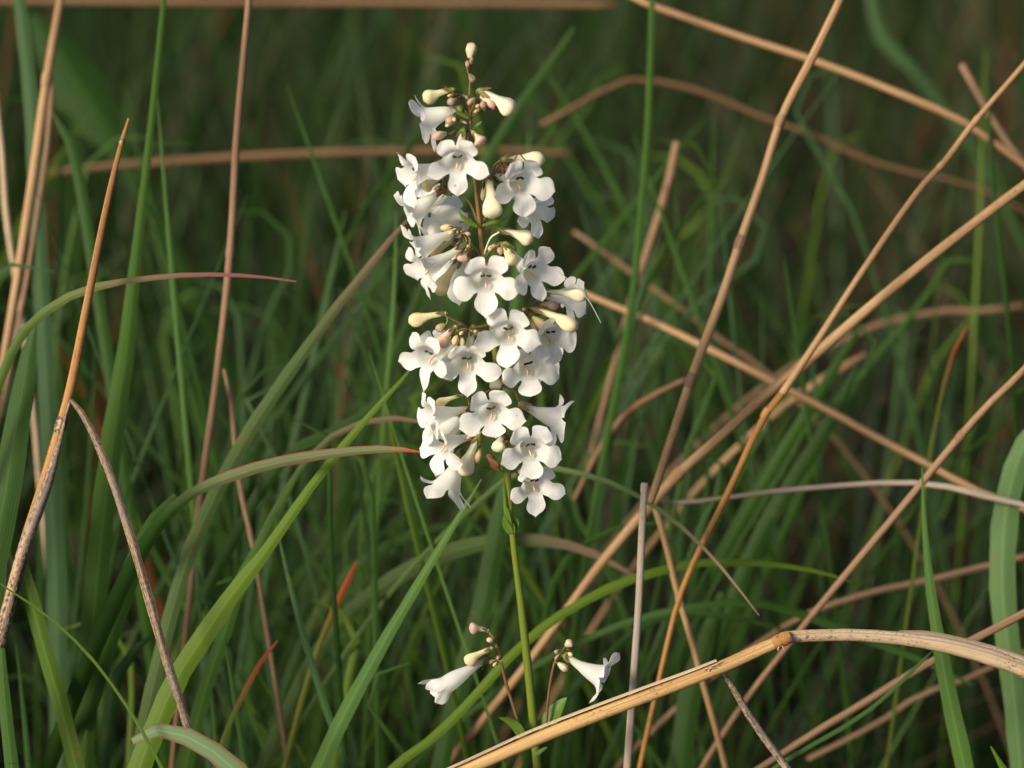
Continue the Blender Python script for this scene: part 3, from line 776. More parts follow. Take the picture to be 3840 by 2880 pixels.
blade([(2090, 705), (2060, 760), (2040, 830), (2020, 920), (2005, 1010), (1990, 1120)], [3, 8, 9, 9, 9, 9], 'blade_redtip', 'wiry blade with a rusty tip right of the crossing straws', d=.16)

# --- countable blades of the mid ground that nothing but their place tells apart
def mid_blades():
    r = random.Random(23)
    kinds = ['blade_green'] * 5 + ['blade_light'] * 2 + ['blade_blue'] * 2 + ['blade_yellow'] * 1
    spec = [('left', 85, -60, 880, 150, 1500, .14, .55), ('right', 85, 1150, 2260, 100, 1450, .20, .65), ('mid', 45, 850, 1250, 60, 1450, .28, .65)]
    for key, cnt, x0, x1, y0, y1, d0, d1 in spec:
        for i in range(cnt):
            x = r.uniform(x0, x1)
            y = r.uniform(y0, y1) if key == 'left' else r.uniform(y0, y1) * r.uniform(.7, 1)
            d = r.uniform(d0, d1)
            if key == 'left' and y > 700: d = r.uniform(.07, .35)
            lean = r.gauss(0, .30) + (-.12 if key == 'left' else .12)
            L = r.uniform(350, 900)
            cur = r.gauss(0, .5)
            pts = []
            for k in range(6):
                s = k / 5
                pts.append((x - L * s * math.sin(lean) + cur * 60 * (1 - s) ** 2, y + L * s * math.cos(lean)))
            if r.random() < .33:                          # tip drooping over
                sg = 1 if r.random() < .5 else -1
                q = r.uniform(50, 130); ex = r.uniform(85, 135)
                x_, y_ = pts[0]
                arc = [(x_ + sg * q * (1 - math.cos(R(a_))), y_ + q - q * math.sin(R(a_))) for a_ in (ex, ex * .75, ex * .5, ex * .25, 0)]
                pts = arc + [(px_ - pts[0][0] + x_, py_) for (px_, py_) in pts if py_ > y_ + q * 1.7]
            w = r.uniform(6, 17) / (1 + d * .4)
            kd = r.choice(kinds)
            hue = {'blade_green': 'dark green', 'blade_light': 'light green', 'blade_blue': 'blue-green', 'blade_yellow': 'yellow-green'}[kd]
            form = 'with a drooping tip' if len(pts) > 6 else ('leaning right' if lean > .18 else 'leaning left' if lean < -.18 else 'standing upright')
            size = 'broad' if w > 10.5 else 'narrow'
            if key == 'left': where = 'beside the amber straw' if x < 330 else 'by the slender pinkish straw' if x < 620 else 'left of the white spike'
            elif key == 'mid': where = 'behind the topmost flowers' if y < 450 else 'behind the middle flowers' if y < 850 else 'behind the lowest flowers'
            else: where = 'close right of the spike' if x < 1430 else 'behind the jointed tan straw' if x < 1750 else 'around the crossing tan straws' if y < 700 else 'near the bent golden straw'
            gk = hue + ' blade ' + form + ' ' + where
            blade(pts, [2, w * .55, w * .85] + [w] * (len(pts) - 3), kd, '%s blurred %s grass blade %s, %s' % (size, hue, form, where), d=d, group=size + ' ' + gk, n=20, twist=r.uniform(-.8, .8), seed=1000 + i + x0)


mid_blades()

# ------------------------------------------------------------------ the flowering plant
S3 = WF / 3840.0


def dplant(py):
    return 0.03 * (py - 1440) / 1440.0


def C1(x, y): return (1440 + x / 2.765, 140 + y / 2.765)
def C2(x, y): return (1440 + x / 2.765, 500 + y / 2.765)
def C3(x, y): return (1440 + x / 2.765, 900 + y / 2.765)
def C4(x, y): return (1440 + x / 2.765, 1400 + y / 2.765)
def C5(x, y): return (1540 + x / 2.765, 2280 + y / 2.765)


plant = bpy.data.objects.new('flowering_plant', None)
COL.objects.link(plant)
tag(plant, 'upright wildflower spike crowded with white tubular five-lobed flowers and cream buds', 'flower')


def PZ(p, z=0.0):
    """point of the plant: image place plus z metres towards the lens from the stem's depth"""
    return P(p[0], p[1], dplant(p[1]) - z)


STEM = [(1766, 200), (1764, 286), (1760, 347), (1763, 434), (1772, 573), (1783, 694), (1799, 833), (1809, 955), (1826, 1090), (1845, 1230), (1863, 1380), (1882, 1560), (1901, 1771),
        (1913, 1910), (1931, 2083), (1953, 2257), (1972, 2431), (1990, 2604), (2003, 2743), (2016, 2880), (2050, 3200)]
SRAD = [3, 3.2, 3.6, 5.5, 6.5, 7.5, 9, 9.5, 10, 11, 12, 12.5, 15, 12.5, 13, 14.5, 16, 16.5, 17, 17, 17]
sp = [PZ(p) for p in STEM]
sr = [x * S3 for x in SRAD]
q = sp[-1]
for k in range(1, 7):
    zz = q.z * (1 - k / 6)
    sp.append(Vector((q.x + .006 * k, q.y + .012 * k, zz - (.012 if k == 6 else 0)))); sr.append(17.5 * S3)
plant.location = (sp[-1].x, sp[-1].y, 0)
bpy.context.view_layer.update()
PINV = Matrix.Translation(-Vector(plant.location))


def child(name, v, f, uv, mat, parent, normals=None):
    """mesh in world coordinates under parent (parts keep the plant's origin)"""
    me = make_mesh(name, [PINV @ Vector(p) for p in v], f, uv, normals)
    return link(name, me, mat, parent)


def ptube(name, path, radii, mat, parent, **kw):
    v, f, u = tube_data(path, radii, **kw)
    return child(name, v, f, u, mat, parent)


stem_path, stem_r = smooth_path(sp, 90, sr)
stem = ptube('stem', stem_path, stem_r, M['stem'], plant, sides=14, wob=.04)


def bez2(a, c, b, n):
    return [a * (1 - t) ** 2 + c * (2 * t * (1 - t)) + b * t * t for t in (i / (n - 1) for i in range(n))]


def camdir(n):
    return (RGT * n[0] + UPV * n[1] - FWD * n[2]).normalized()


def calyx(base, t, parent, rnd, k=1.0, length=42, rad=15):
    """five pointed sepals joined in a cup round the base of a tube"""
    t = t.normalized()
    a = t.cross(Vector((.3, .5, .8))).normalized(); b = t.cross(a)
    n = 20
    vs_, fs, uv = [], [], []
    rows = [(-.22, .45), (0, .8), (.3, 1.08), (.6, 1.12), (1.0, 1.22)]
    for j, (h, rr) in enumerate(rows):
        for i in range(n):
            ang = 2 * math.pi * i / n
            tooth = abs(((i % 4) - 2)) / 2.0            # 0 at the sepal's middle, 1 between sepals
            hh = h
            rad_k = rr
            if j == 4:
                hh = h * (1 - .75 * tooth) + .1 * rnd.random()
                rad_k = rr * (1.0 + .9 * (1 - tooth) * rnd.random())
            if j == 3: hh = h * (1 - .45 * tooth)
            p = base + t * (hh * length * S3 * k) + (a * math.cos(ang) + b * math.sin(ang)) * (rad_k * rad * S3 * k)
            vs_.append(p); uv.append((i / n, j / 4))
    for j in range(4):
        for i in range(n):
            i2 = (i + 1) % n
            fs.append((j * n + i, j * n + i2, (j + 1) * n + i2, (j + 1) * n + i))
    return child('calyx', vs_, fs, uv, M['calyx'], parent)


HUBS = {}


def hub(name, p, z=0.0):
    HUBS[name] = (p, z)
    return PZ(p, z)


def branch(p0, pts, hubname, z0=0.0, z1=0.0, r0=6, r1=5, mat='peduncle'):
    n = len(pts) + 1
    raw = [PZ(p0, z0)] + [PZ(p, z0 + (z1 - z0) * (i + 1) / (n - 1)) for i, p in enumerate(pts)]
    path, _ = smooth_path(raw, 16)
    ptube('flower_branch', path, [(r0 + (r1 - r0) * i / 15) * S3 for i in range(16)], M[mat], plant, sides=7)
    hub(hubname, pts[-1], z1)


def pedicel(h, base, t0, r=4.2):
    p, z = HUBS[h]
    a = PZ(p, z)
    L = (base - a).length
    if L < 4 * S3: a = base - t0 * 14 * S3; L = 14 * S3
    c = base - t0 * min(L * .5, 40 * S3)
    ptube('pedicel', bez2(a, c, base + t0 * 3 * S3, 9), [r * S3 * (.85 + .3 * i / 8) for i in range(9)], M['pedicel'], plant, sides=6, cap=True)


def vnormals(v, f):
    v = np.array([tuple(p) for p in v]); n = np.zeros_like(v)
    f = np.array(f)
    a, b, c, d = v[f[:, 0]], v[f[:, 1]], v[f[:, 2]], v[f[:, 3]]
    fn = np.cross(c - a, d - b)
    for k in range(4): np.add.at(n, f[:, k], fn)
    l = np.linalg.norm(n, axis=1, keepdims=True); l[l == 0] = 1
    return n / l


LOBE_ANG = [R(36), R(108), R(180), R(252), R(324)]        # from the flower's up, clockwise seen from inside


def flower(h, B, Mo, n, zb=0.0, size=1.0, seed=0, flare=(88, 82, 74), lens=(66, 84, 90), roll=0.0, L=158, anthers=True, open_=1.0, widen=1.0, lobe_over=None):
    rnd = random.Random(seed * 31 + 5)
    k = S3 * size
    nw = camdir(n)
    proj = math.hypot(B[0] - Mo[0], B[1] - Mo[1]) * S3
    Lt = max(L * k, proj * 1.03)
    dz = math.sqrt(max(0, Lt * Lt - proj * proj)) * .92
    sgn = 1 if n[2] >= 0 else -1
    wB = PZ(B, zb)
    pm = P(Mo[0], Mo[1], dplant(B[1]) - zb - sgn * dz)
    ctrl = pm - nw * (.48 * Lt)
    NV = 15
    path = bez2(wB, ctrl, pm, NV)
    T = tangents(path); T[-1] = nw
    up = Vector((0, 0, 1)) * .9 + UPV * .1
    if abs(nw.z) > .8: up = up + Vector((0, .7, 0))
    e = (up - nw * up.dot(nw)).normalized()
    e = Matrix.Rotation(R(roll), 3, nw) @ e
    E = [None] * NV; E[-1] = e
    for i in range(NV - 2, -1, -1):
        v = E[i + 1] - T[i] * E[i + 1].dot(T[i]); E[i] = v.normalized()
    prof_v = [0, .2, .38, .5, .62, .75, .88, 1.0]
    prof_r = [11.5, 13, 14.5, 18, 23.5, 29.5, 36, 43]
    if flare[0] < 30: prof_r = [11.5, 13, 14.5, 17, 21, 26, 31, 34]
    NA = 40
    V, F, UVv, owner = [], [], [], []
    for i in range(NV):
        v = i / (NV - 1)
        rr = float(np.interp(v, prof_v, prof_r)) * k * (1 + (.0 if v < .5 else (open_ - 1) * .25))
        rt = T[i].cross(E[i])
        for a in range(NA):
            an = 2 * math.pi * (a + 0) / NA
            sq = 1 - .10 * math.cos(an * 2) * v            # mouth a little wider than high
            belly = 1 + .14 * max(0, -math.cos(an)) * math.sin(math.pi * min(1, v * 1.05)) * (v > .3)
            rib = 1 + .02 * math.cos(an * 5) * v
            V.append(path[i] + (E[i] * math.cos(an) + rt * math.sin(an)) * (rr * sq * belly * rib))
            UVv.append((a / NA, v))
    fl_k = min(1.0, max(.12, (sum(flare) / 3) / 80.0))       # the fused funnel below the lobes
    for i, (axo, rr_) in enumerate(((4, 45.5), (7.5, 48), (10.5, 50.5), (12.5, 53))):
        rr = (prof_r[-1] + (rr_ - 43) * fl_k) * k
        rt = nw.cross(E[-1])
        for a in range(NA):
            an = 2 * math.pi * a / NA
            sq = 1 - .10 * math.cos(an * 2)
            cz = abs(math.cos(an * 2.5))                         # shallow dips between the lobes
            V.append(pm + nw * ((axo + (1 - fl_k) * 6 * (i + 1)) * k) + (E[-1] * math.cos(an) + rt * math.sin(an)) * (rr * sq * (1 + .02 * math.cos(an * 5))))
            UVv.append((a / NA, 1.0))
    NR = NV + 4
    for i in range(NR - 1):
        for a in range(NA):
            a2 = (a + 1) % NA
            F.append((i * NA + a, i * NA + a2, (i + 1) * NA + a2, (i + 1) * NA + a)); owner.append(-1)
    rim = (NR - 1) * NA
    ax, eu = nw, E[-1]
    er = ax.cross(eu)
    r0 = (prof_r[-1] + 10 * fl_k) * k
    NW = 11
    for li, la in enumerate(LOBE_ANG):
        c0 = int(round(la / (2 * math.pi) * NA))
        upper = li in (0, 4)
        idx = 0 if upper else (1 if li in (1, 3) else 2)
        al = R(flare[idx] + rnd.gauss(0, 12)); ln = (lens[idx] * 1.05 - 18) * k * rnd.uniform(.86, 1.12)
        wmul = widen * rnd.uniform(.90, 1.10); bendx = rnd.gauss(0, .12); tw = rnd.gauss(0, .32)
        if lobe_over and li in lobe_over:
            ov_ = lobe_over[li]
            al = R(ov_.get('flare', math.degrees(al))); ln = ov_.get('len', ln / k) * k; tw = ov_.get('tw', tw); wmul = ov_.get('w', wmul)
        rip_a, rip_p = rnd.uniform(.03, .11), rnd.uniform(0, 6)
        pw = rnd.uniform(1.7, 2.4); pe = rnd.uniform(.55, .80); notch = rnd.choice([0, 0, 0, .05, -.06, -.10]); cup = rnd.uniform(-.22, .26); curl = rnd.choice([0, 0, 0, 22, -14])
        rad = eu * math.cos(la) + er * math.sin(la)
        tan = -eu * math.sin(la) + er * math.cos(la)
        a0 = R(10 + 44 * fl_k)
        mid = Vector((0, 0, 0)); prevw = 0.0
        base_mid = None
        rows = []
        ws = [math.sin(j / (NW - 1) * math.pi / 2) ** 1.0 for j in range(NW)]
        ws = [0.55 * ws[j] + .45 * (j / (NW - 1)) for j in range(NW)]
        center = sum((V[rim + (c0 + s) % NA] for s in range(-4, 5)), Vector((0, 0, 0))) / 9
        rim_mid = V[rim + c0 % NA]
        mid = rim_mid.copy()
        sag_r = r0
        for j in range(1, NW):
            w = ws[j]
            for q_ in range(4):
                wq = ws[j - 1] + (w - ws[j - 1]) * (q_ + .5) / 4
                tt = min(1, wq / .50); tt = tt * tt * (3 - 2 * tt)
                ang = a0 + (al - a0) * tt + R(10) * max(0, wq - .5) + R(curl) * max(0, wq - .45) * 2
                mid = mid + (ax * math.cos(ang) + rad * math.sin(ang) + tan * bendx * wq) * (ln * (w - ws[j - 1]) / 4)
            Nn = ax * math.sin(ang) - rad * math.cos(ang)
            Ts = ax * math.cos(ang) + rad * math.sin(ang)
            hw = (27 + 13 * math.sin(min(w / .52, 1) * math.pi / 2) ** 1.2) * k * wmul
            if w > .5: hw *= max(0.0, 1 - ((w - .5) / .505) ** pw) ** pe
            row = []
            for s_ in range(-4, 5):
                s = s_ / 4.0
                so_ = r0 * math.sin(R(36) * s)
                bl = min(1, w / .3)
                off = so_ * (1 - bl) + s * hw * bl if True else 0
                sag = r0 * (1 - math.cos(R(36) * s)) * (1 - w) ** 2 + cup * s * s * hw * w
                rip = rip_a * hw * math.sin(w * 6 + s * 4 + rip_p) * w
                tipn = -notch * ln * (1 - abs(s)) * max(0, (w - .8) / .2)
                tws = math.sin(tw * w) * off
                row.append(mid + tan * off + Nn * (sag + rip + tws) + Ts * (tipn - .06 * ln * s * s * w))
            rows.append(row)
        prev = [rim + (c0 + s_) % NA for s_ in range(-4, 5)]
        for j, row in enumerate(rows):
            cur = []
            for s_, p in enumerate(row):
                V.append(p); UVv.append(((s_ / 8.0) * .2 + la / 6.283, 1 + ws[j + 1])); cur.append(len(V) - 1)
            for s_ in range(8):
                F.append((prev[s_], prev[s_ + 1], cur[s_ + 1], cur[s_])); owner.append(li)
            prev = cur
    NRM = vnormals(V, F)

    def piece(name, own, mat, parent):
        fs = [f for f, o_ in zip(F, owner) if o_ == own]
        used = sorted({i for f in fs for i in f}); mp = {u: i for i, u in enumerate(used)}
        return child(name, [V[u] for u in used], [tuple(mp[i] for i in f) for f in fs], [UVv[u] for u in used], mat, parent, [NRM[u] for u in used])

    root = piece('flower', -1, M['tube'], plant)
    for li in range(5): piece('petal', li, M['petal'], root)
    t0 = (path[1] - path[0]).normalized()
    calyx(wB, t0, root, rnd, k=size)
    pedicel(h, wB, t0)
    if anthers:
        m0 = pm - ax * (3 * k)
        for sx in (-1, 1):                                # two pairs of dark anthers under the upper lip
            c = m0 + eu * (15 + rnd.uniform(-3, 3)) * k + er * (sx * (9 + rnd.uniform(-2, 4))) * k
            dirv = (er * sx + eu * rnd.uniform(-.6, .6)).normalized()
            pth = [c + dirv * (q_ * 9 * k) for q_ in (-1, -.6, 0, .6, 1)]
            ptube('anther', pth, [z * k for z in (2.0, 5.0, 3.8, 5.2, 2.0)], M['anther'], root, sides=7)
            fl = bez2(pm - ax * 70 * k + er * (sx * 10 * k) - eu * 8 * k, pm - ax * 20 * k + er * (sx * 24 * k) + eu * 2 * k, c, 9)
            ptube('filament', fl, [1.6 * k] * 9, M['filament'], root, sides=5)
        st = bez2(pm - ax * 60 * k - eu * 12 * k, pm - ax * 6 * k - eu * 3 * k, pm + ax * 8 * k - eu * 26 * k + er * rnd.uniform(-6, 6) * k, 10)
        ptube('staminode', st, [k * z for z in (1.5, 1.6, 1.8, 2.2, 2.8, 3.6, 4.2, 4.6, 4.4, 3.0)], M['staminode'], root, sides=7)
    return root


def bud(h, B, T_, w, kind='bud_cream', zb=0.0, seed=0, zt=None, sag=.10, shape='club', cal=1.0):
    """closed bud: w is the head's width in frame pixels"""
    rnd = random.Random(seed * 17 + 3)
    a = PZ(B, zb); L0 = math.hypot(B[0] - T_[0], B[1] - T_[1])
    b = P(T_[0], T_[1], dplant(B[1]) - zb - (zt if zt is not None else rnd.uniform(-.002, .005)))
    L = (b - a).length
    t = (b - a).normalized()
    side = Vector((0, 0, 1)) - t * t.z
    if side.length < .15: side = -FWD - t * (-FWD).dot(t)
    side.normalize()
    ctrl = a.lerp(b, .5) + side * L * sag
    NV, NA = 18, 20
    path = bez2(a, ctrl, b, NV)
    Tn, N = frames(path, side)
    W = w * S3 / 2
    if shape == 'club':
        pv = [0, .15, .35, .48, .60, .71, .82, .91, .965, 1]; pr = [.36, .38, .42, .50, .70, .93, 1.0, .88, .60, .12]
    else:
        pv = [0, .15, .3, .45, .6, .75, .88, .96, 1]; pr = [.45, .62, .82, .97, 1.0, .92, .68, .38, .08]
    V, F, UVv = [], [], []
    for i in range(NV):
        v = (i / (NV - 1)) ** .92
        Bn = Tn[i].cross(N[i])
        rr = float(np.interp(i / (NV - 1), pv, pr)) * W
        for q_ in range(NA):
            an = 2 * math.pi * q_ / NA
            fold = 1 + .07 * math.sin(an * 2.5 + 9 * v + seed) * (v > .5) * math.sin(math.pi * min(1, (v - .5) * 2))
            squash = 1.0 + .10 * math.cos(an * 2)
            V.append(path[i] + (N[i] * math.cos(an) / squash + Bn * math.sin(an) * squash) * rr * fold)
            UVv.append((q_ / NA, v))
    for i in range(NV - 1):
        for q_ in range(NA):
            q2 = (q_ + 1) % NA
            F.append((i * NA + q_, i * NA + q2, (i + 1) * NA + q2, (i + 1) * NA + q_))
    F.append(tuple((NV - 1) * NA + q_ for q_ in range(NA)))
    o = child('bud', V, F, UVv, M[kind], plant)
    t0 = Tn[0]
    calyx(a, t0, o, rnd, k=cal * min(1.0, max(.55, w / 62)), length=min(42, L / S3 * .62), rad=max(12, w * .22))
    pedicel(h, a, t0, 3.6)
    return o


def bract(pts, w, z=0.0, mat='leaf', name='leaf', fold=.35):
    path = [PZ(p, z) for p in pts]
    path, _ = smooth_path(path, 16)
    T = tangents(path)
    vs_, fs, uv = [], [], []
    for i, p in enumerate(path):
        s = i / 15
        hw = w * S3 * .5 * math.sin(math.pi * min(1, (s * .82 + .18))) ** .8 + .2 * S3
        sd_ = T[i].cross(FWD).normalized(); nm = sd_.cross(T[i])
        sd_ = (sd_ * .8 + nm * .6).normalized(); nm = T[i].cross(sd_)
        for c in (-1, -.5, 0, .5, 1):
            vs_.append(p + sd_ * hw * c + nm * hw * fold * abs(c)); uv.append((c, s))
    for i in range(15):
        for k in range(4): fs.append((i * 5 + k, i * 5 + k + 1, (i + 1) * 5 + k + 1, (i + 1) * 5 + k))
    return child(name, vs_, fs, uv, M[mat], plant)


# branching points
hub('tip', (1764, 292)); hub('A', (1762, 438)); hub('A3', (1766, 486))
hub('B', (1798, 846)); hub('C', (1810, 968)); hub('D', (1843, 1216)); hub('D2', (1868, 1440)); hub('E', (1886, 1640)); hub('E2', (1899, 1760))
branch((1762, 436), [C1(800, 640), C1(765, 570)], 'AL', r0=5, r1=4)
branch((1761, 425), [C1(940, 700), C1(965, 640)], 'AM', r0=4.5, r1=3.5, z1=.002)
branch((1762, 445), [C1(990, 770), C1(1040, 700)], 'AR', r0=5, r1=4, z1=-.002)
branch((1763, 470), [C1(820, 890), C1(740, 830)], 'AL2', r0=4.5, r1=4, z1=.003)
branch((1766, 492), [C1(760, 960), C1(690, 1000)], 'AL3', r0=4, r1=3.5, z1=.004)
branch((1797, 846), [C2(900, 740), C2(790, 610), C2(650, 545)], 'BL', r0=6, r1=4.5, z1=-.003)
branch((1799, 842), [C2(1050, 880), C2(1090, 700), C2(1110, 440)], 'BR', r0=6, r1=4.5, z1=-.003)
branch((1808, 968), [C2(960, 1210), C2(890, 1130), C2(800, 1010)], 'CL', r0=6, r1=4, z1=.003)
branch((1810, 970), [C2(1060, 1190), C2(1110, 1080), C2(1195, 1025)], 'CR', r0=4, r1=3.2, z1=.003, mat='filament')
branch((1811, 975), [C2(1090, 1230), C2(1150, 1180), C2(1195, 1140)], 'CR2', r0=5, r1=4, z1=.004)
branch((1843, 1216), [C3(1000, 900), C3(880, 920)], 'DL', r0=6, r1=4.5, z1=.004)
branch((1752, 1228), [C3(800, 870), C3(700, 820), C3(650, 790)], 'DL2', r0=4, r1=3.4, z0=.004, z1=.004)
branch((1843, 1210), [C3(1250, 850), C3(1400, 760), C3(1500, 700)], 'DR', r0=6, r1=4.5, z1=.002)
branch((1886, 1640), [C4(1100, 640), C4(980, 620)], 'EL', r0=6, r1=5, z1=.003)
branch((1886, 1640), [C4(1270, 660), C4(1330, 650)], 'ER', r0=6, r1=5, z1=.002)
branch((1868, 1440), [C4(1340, 180), C4(1400, 290)], 'DR2', r0=5, r1=4)
branch((1868, 1440), [C4(1000, 240), C4(880, 330)], 'DL3', r0=5, r1=4)
branch((1998, 2752), [C5(1150, 1240), C5(1060, 1000), C5(985, 760), C5(930, 520)], 'GL', r0=7, r1=6, z0=.004, z1=.004)
branch(C5(930, 525), [C5(905, 430), C5(870, 340), C5(820, 260)], 'GL2', r0=6.5, r1=4, z0=.004, z1=.005, mat='pedicel')
branch((2006, 2752), [C5(1390, 1230), C5(1420, 1000), C5(1450, 760), C5(1490, 570)], 'GR', r0=6, r1=5, z0=.002, z1=.002)
branch(C5(1487, 578), [C5(1530, 500), C5(1590, 430)], 'GR2', r0=5, r1=4, z0=.002, z1=.002)

# open flowers (base, mouth, facing in camera axes: right, up, towards lens)
flower('A', C1(820, 752), C1(500, 830), (-.84, -.36, -.20), seed=1, anthers=False, lens=(84, 100, 96))
flower('A3', C1(825, 955), C1(765, 1285), (.02, -.36, .90), seed=2, widen=0.92, zb=.002, lens=(64, 86, 92), flare=(84, 78, 62))
flower('BL', C2(600, 300), C2(320, 420), (-.80, -.26, .34), seed=3, lens=(72, 84, 96), zb=-.002)
flower('BL', C2(625, 565), C2(330, 800), (-.76, -.56, -.02), seed=4, anthers=False, lens=(70, 86, 92))
flower('B', C2(900, 935), C2(690, 860), (-.45, -.22, -.80), seed=5, anthers=False, zb=-.006, lens=(72, 84, 86))
flower('BR', C2(1125, 440), C2(1415, 510), (.42, -.26, .82), seed=6, widen=1.08, zb=.002, lens=(62, 92, 92), flare=(80, 76, 66))
flower('BR', C2(1250, 560), C2(1560, 800), (.62, -.42, .55), seed=7, zb=-.006, size=.86, lens=(60, 76, 92), anthers=False)
flower('CL', C2(785, 1000), C2(400, 1170), (-.84, -.46, .08), seed=8, anthers=False, zb=.002, lens=(72, 80, 80))
flower('CL', C3(830, 62), C3(430, 290), (-.78, -.42, .30), seed=9, zb=.006, lens=(72, 84, 100))
flower('C', C3(1030, 230), C3(1060, 415), (.0, -.16, .98), seed=10, widen=1.08, zb=.004, lens=(72, 92, 96))
flower('CR2', C3(1262, 40), C3(1540, 320), (.62, -.26, .70), seed=11, zb=.004, lens=(72, 90, 90), flare=(86, 80, 70))
flower('DR', C3(1620, 620), C3(1900, 590), (.80, -.1, -.45), seed=12, zb=-.012, anthers=False, size=.9)
flower('D', C3(1330, 820), C3(1290, 965), (.0, -.14, .98), seed=13, widen=1.08, zb=.004, lens=(68, 92, 96))
flower('DR', C3(1545, 790), C3(1730, 1000), (.52, -.30, .72), seed=14, zb=-.004, lens=(60, 74, 82))
flower('DL', C3(760, 960), C3(465, 1210), (-.62, -.30, .66), seed=15, zb=.003, lens=(82, 92, 92))
flower('DL', C3(925, 905), C3(865, 1265), (.02, -.42, .88), seed=16, widen=0.95, zb=.002, lens=(60, 88, 96), flare=(84, 80, 64))
flower('D2', C3(1385, 1160), C3(1500, 1320), (.24, -.30, .90), seed=17, widen=1.0, zb=-.003, lens=(66, 84, 86))
flower('D2', C4(1150, 150), C4(1115, 405), (-.06, -.30, .92), seed=18, widen=1.12, zb=.001, lens=(76, 84, 70), roll=8)
flower('DL3', C4(880, 370), C4(520, 440), (-.82, -.22, .30), seed=19, anthers=False, lens=(72, 76, 86), zb=.0)
flower('EL', C4(945, 660), C4(600, 740), (-.74, -.32, .50), seed=20, zb=.003, lens=(78, 84, 100))
flower('EL', C4(800, 810), C4(680, 1120), (-.40, -.85, -.12), seed=21, zb=.002, anthers=False, lens=(84, 92, 104), flare=(74, 58, 52), size=1.05)
flower('DR2', C4(1405, 315), C4(1750, 455), (.82, -.26, -.30), seed=22, anthers=False, lens=(72, 84, 92), zb=.001)
flower('ER', C4(1335, 670), C4(1515, 785), (.16, -.22, .94), seed=23, widen=1.05, zb=.004, lens=(66, 82, 88))
flower('E2', C4(1390, 1010), C4(1560, 1150), (.34, -.42, .82), seed=24, zb=-.002, lens=(56, 82, 84), size=.96)
flower('GL', C5(790, 535), C5(440, 745), (-.78, -.52, .12), seed=25, flare=(12, 10, 16), lens=(92, 96, 88), anthers=False, zb=.004, widen=.8)
flower('GR2', C5(1590, 480), C5(1945, 690), (.84, -.34, .18), seed=26, lens=(84, 66, 104), flare=(72, 70, 92), zb=.002, widen=.95, anthers=False)
flower('C', C3(900, 110), C3(735, 330), (-.3, -.3, -.85), seed=27, anthers=False, zb=-.008)

flower('DL', C3(800, 960), C3(620, 1130), (-.45, -.35, -.60), seed=28, anthers=False, zb=-.006)
flower('D2', C3(1480, 1120), C3(1640, 1190), (.60, -.30, -.35), seed=29, anthers=False, zb=-.010)
flower('DL3', C4(860, 450), C4(640, 560), (-.60, -.35, -.45), seed=30, anthers=False, zb=-.008)
flower('BL', C2(700, 600), C2(520, 660), (-.55, -.35, -.55), seed=31, anthers=False, zb=-.010)

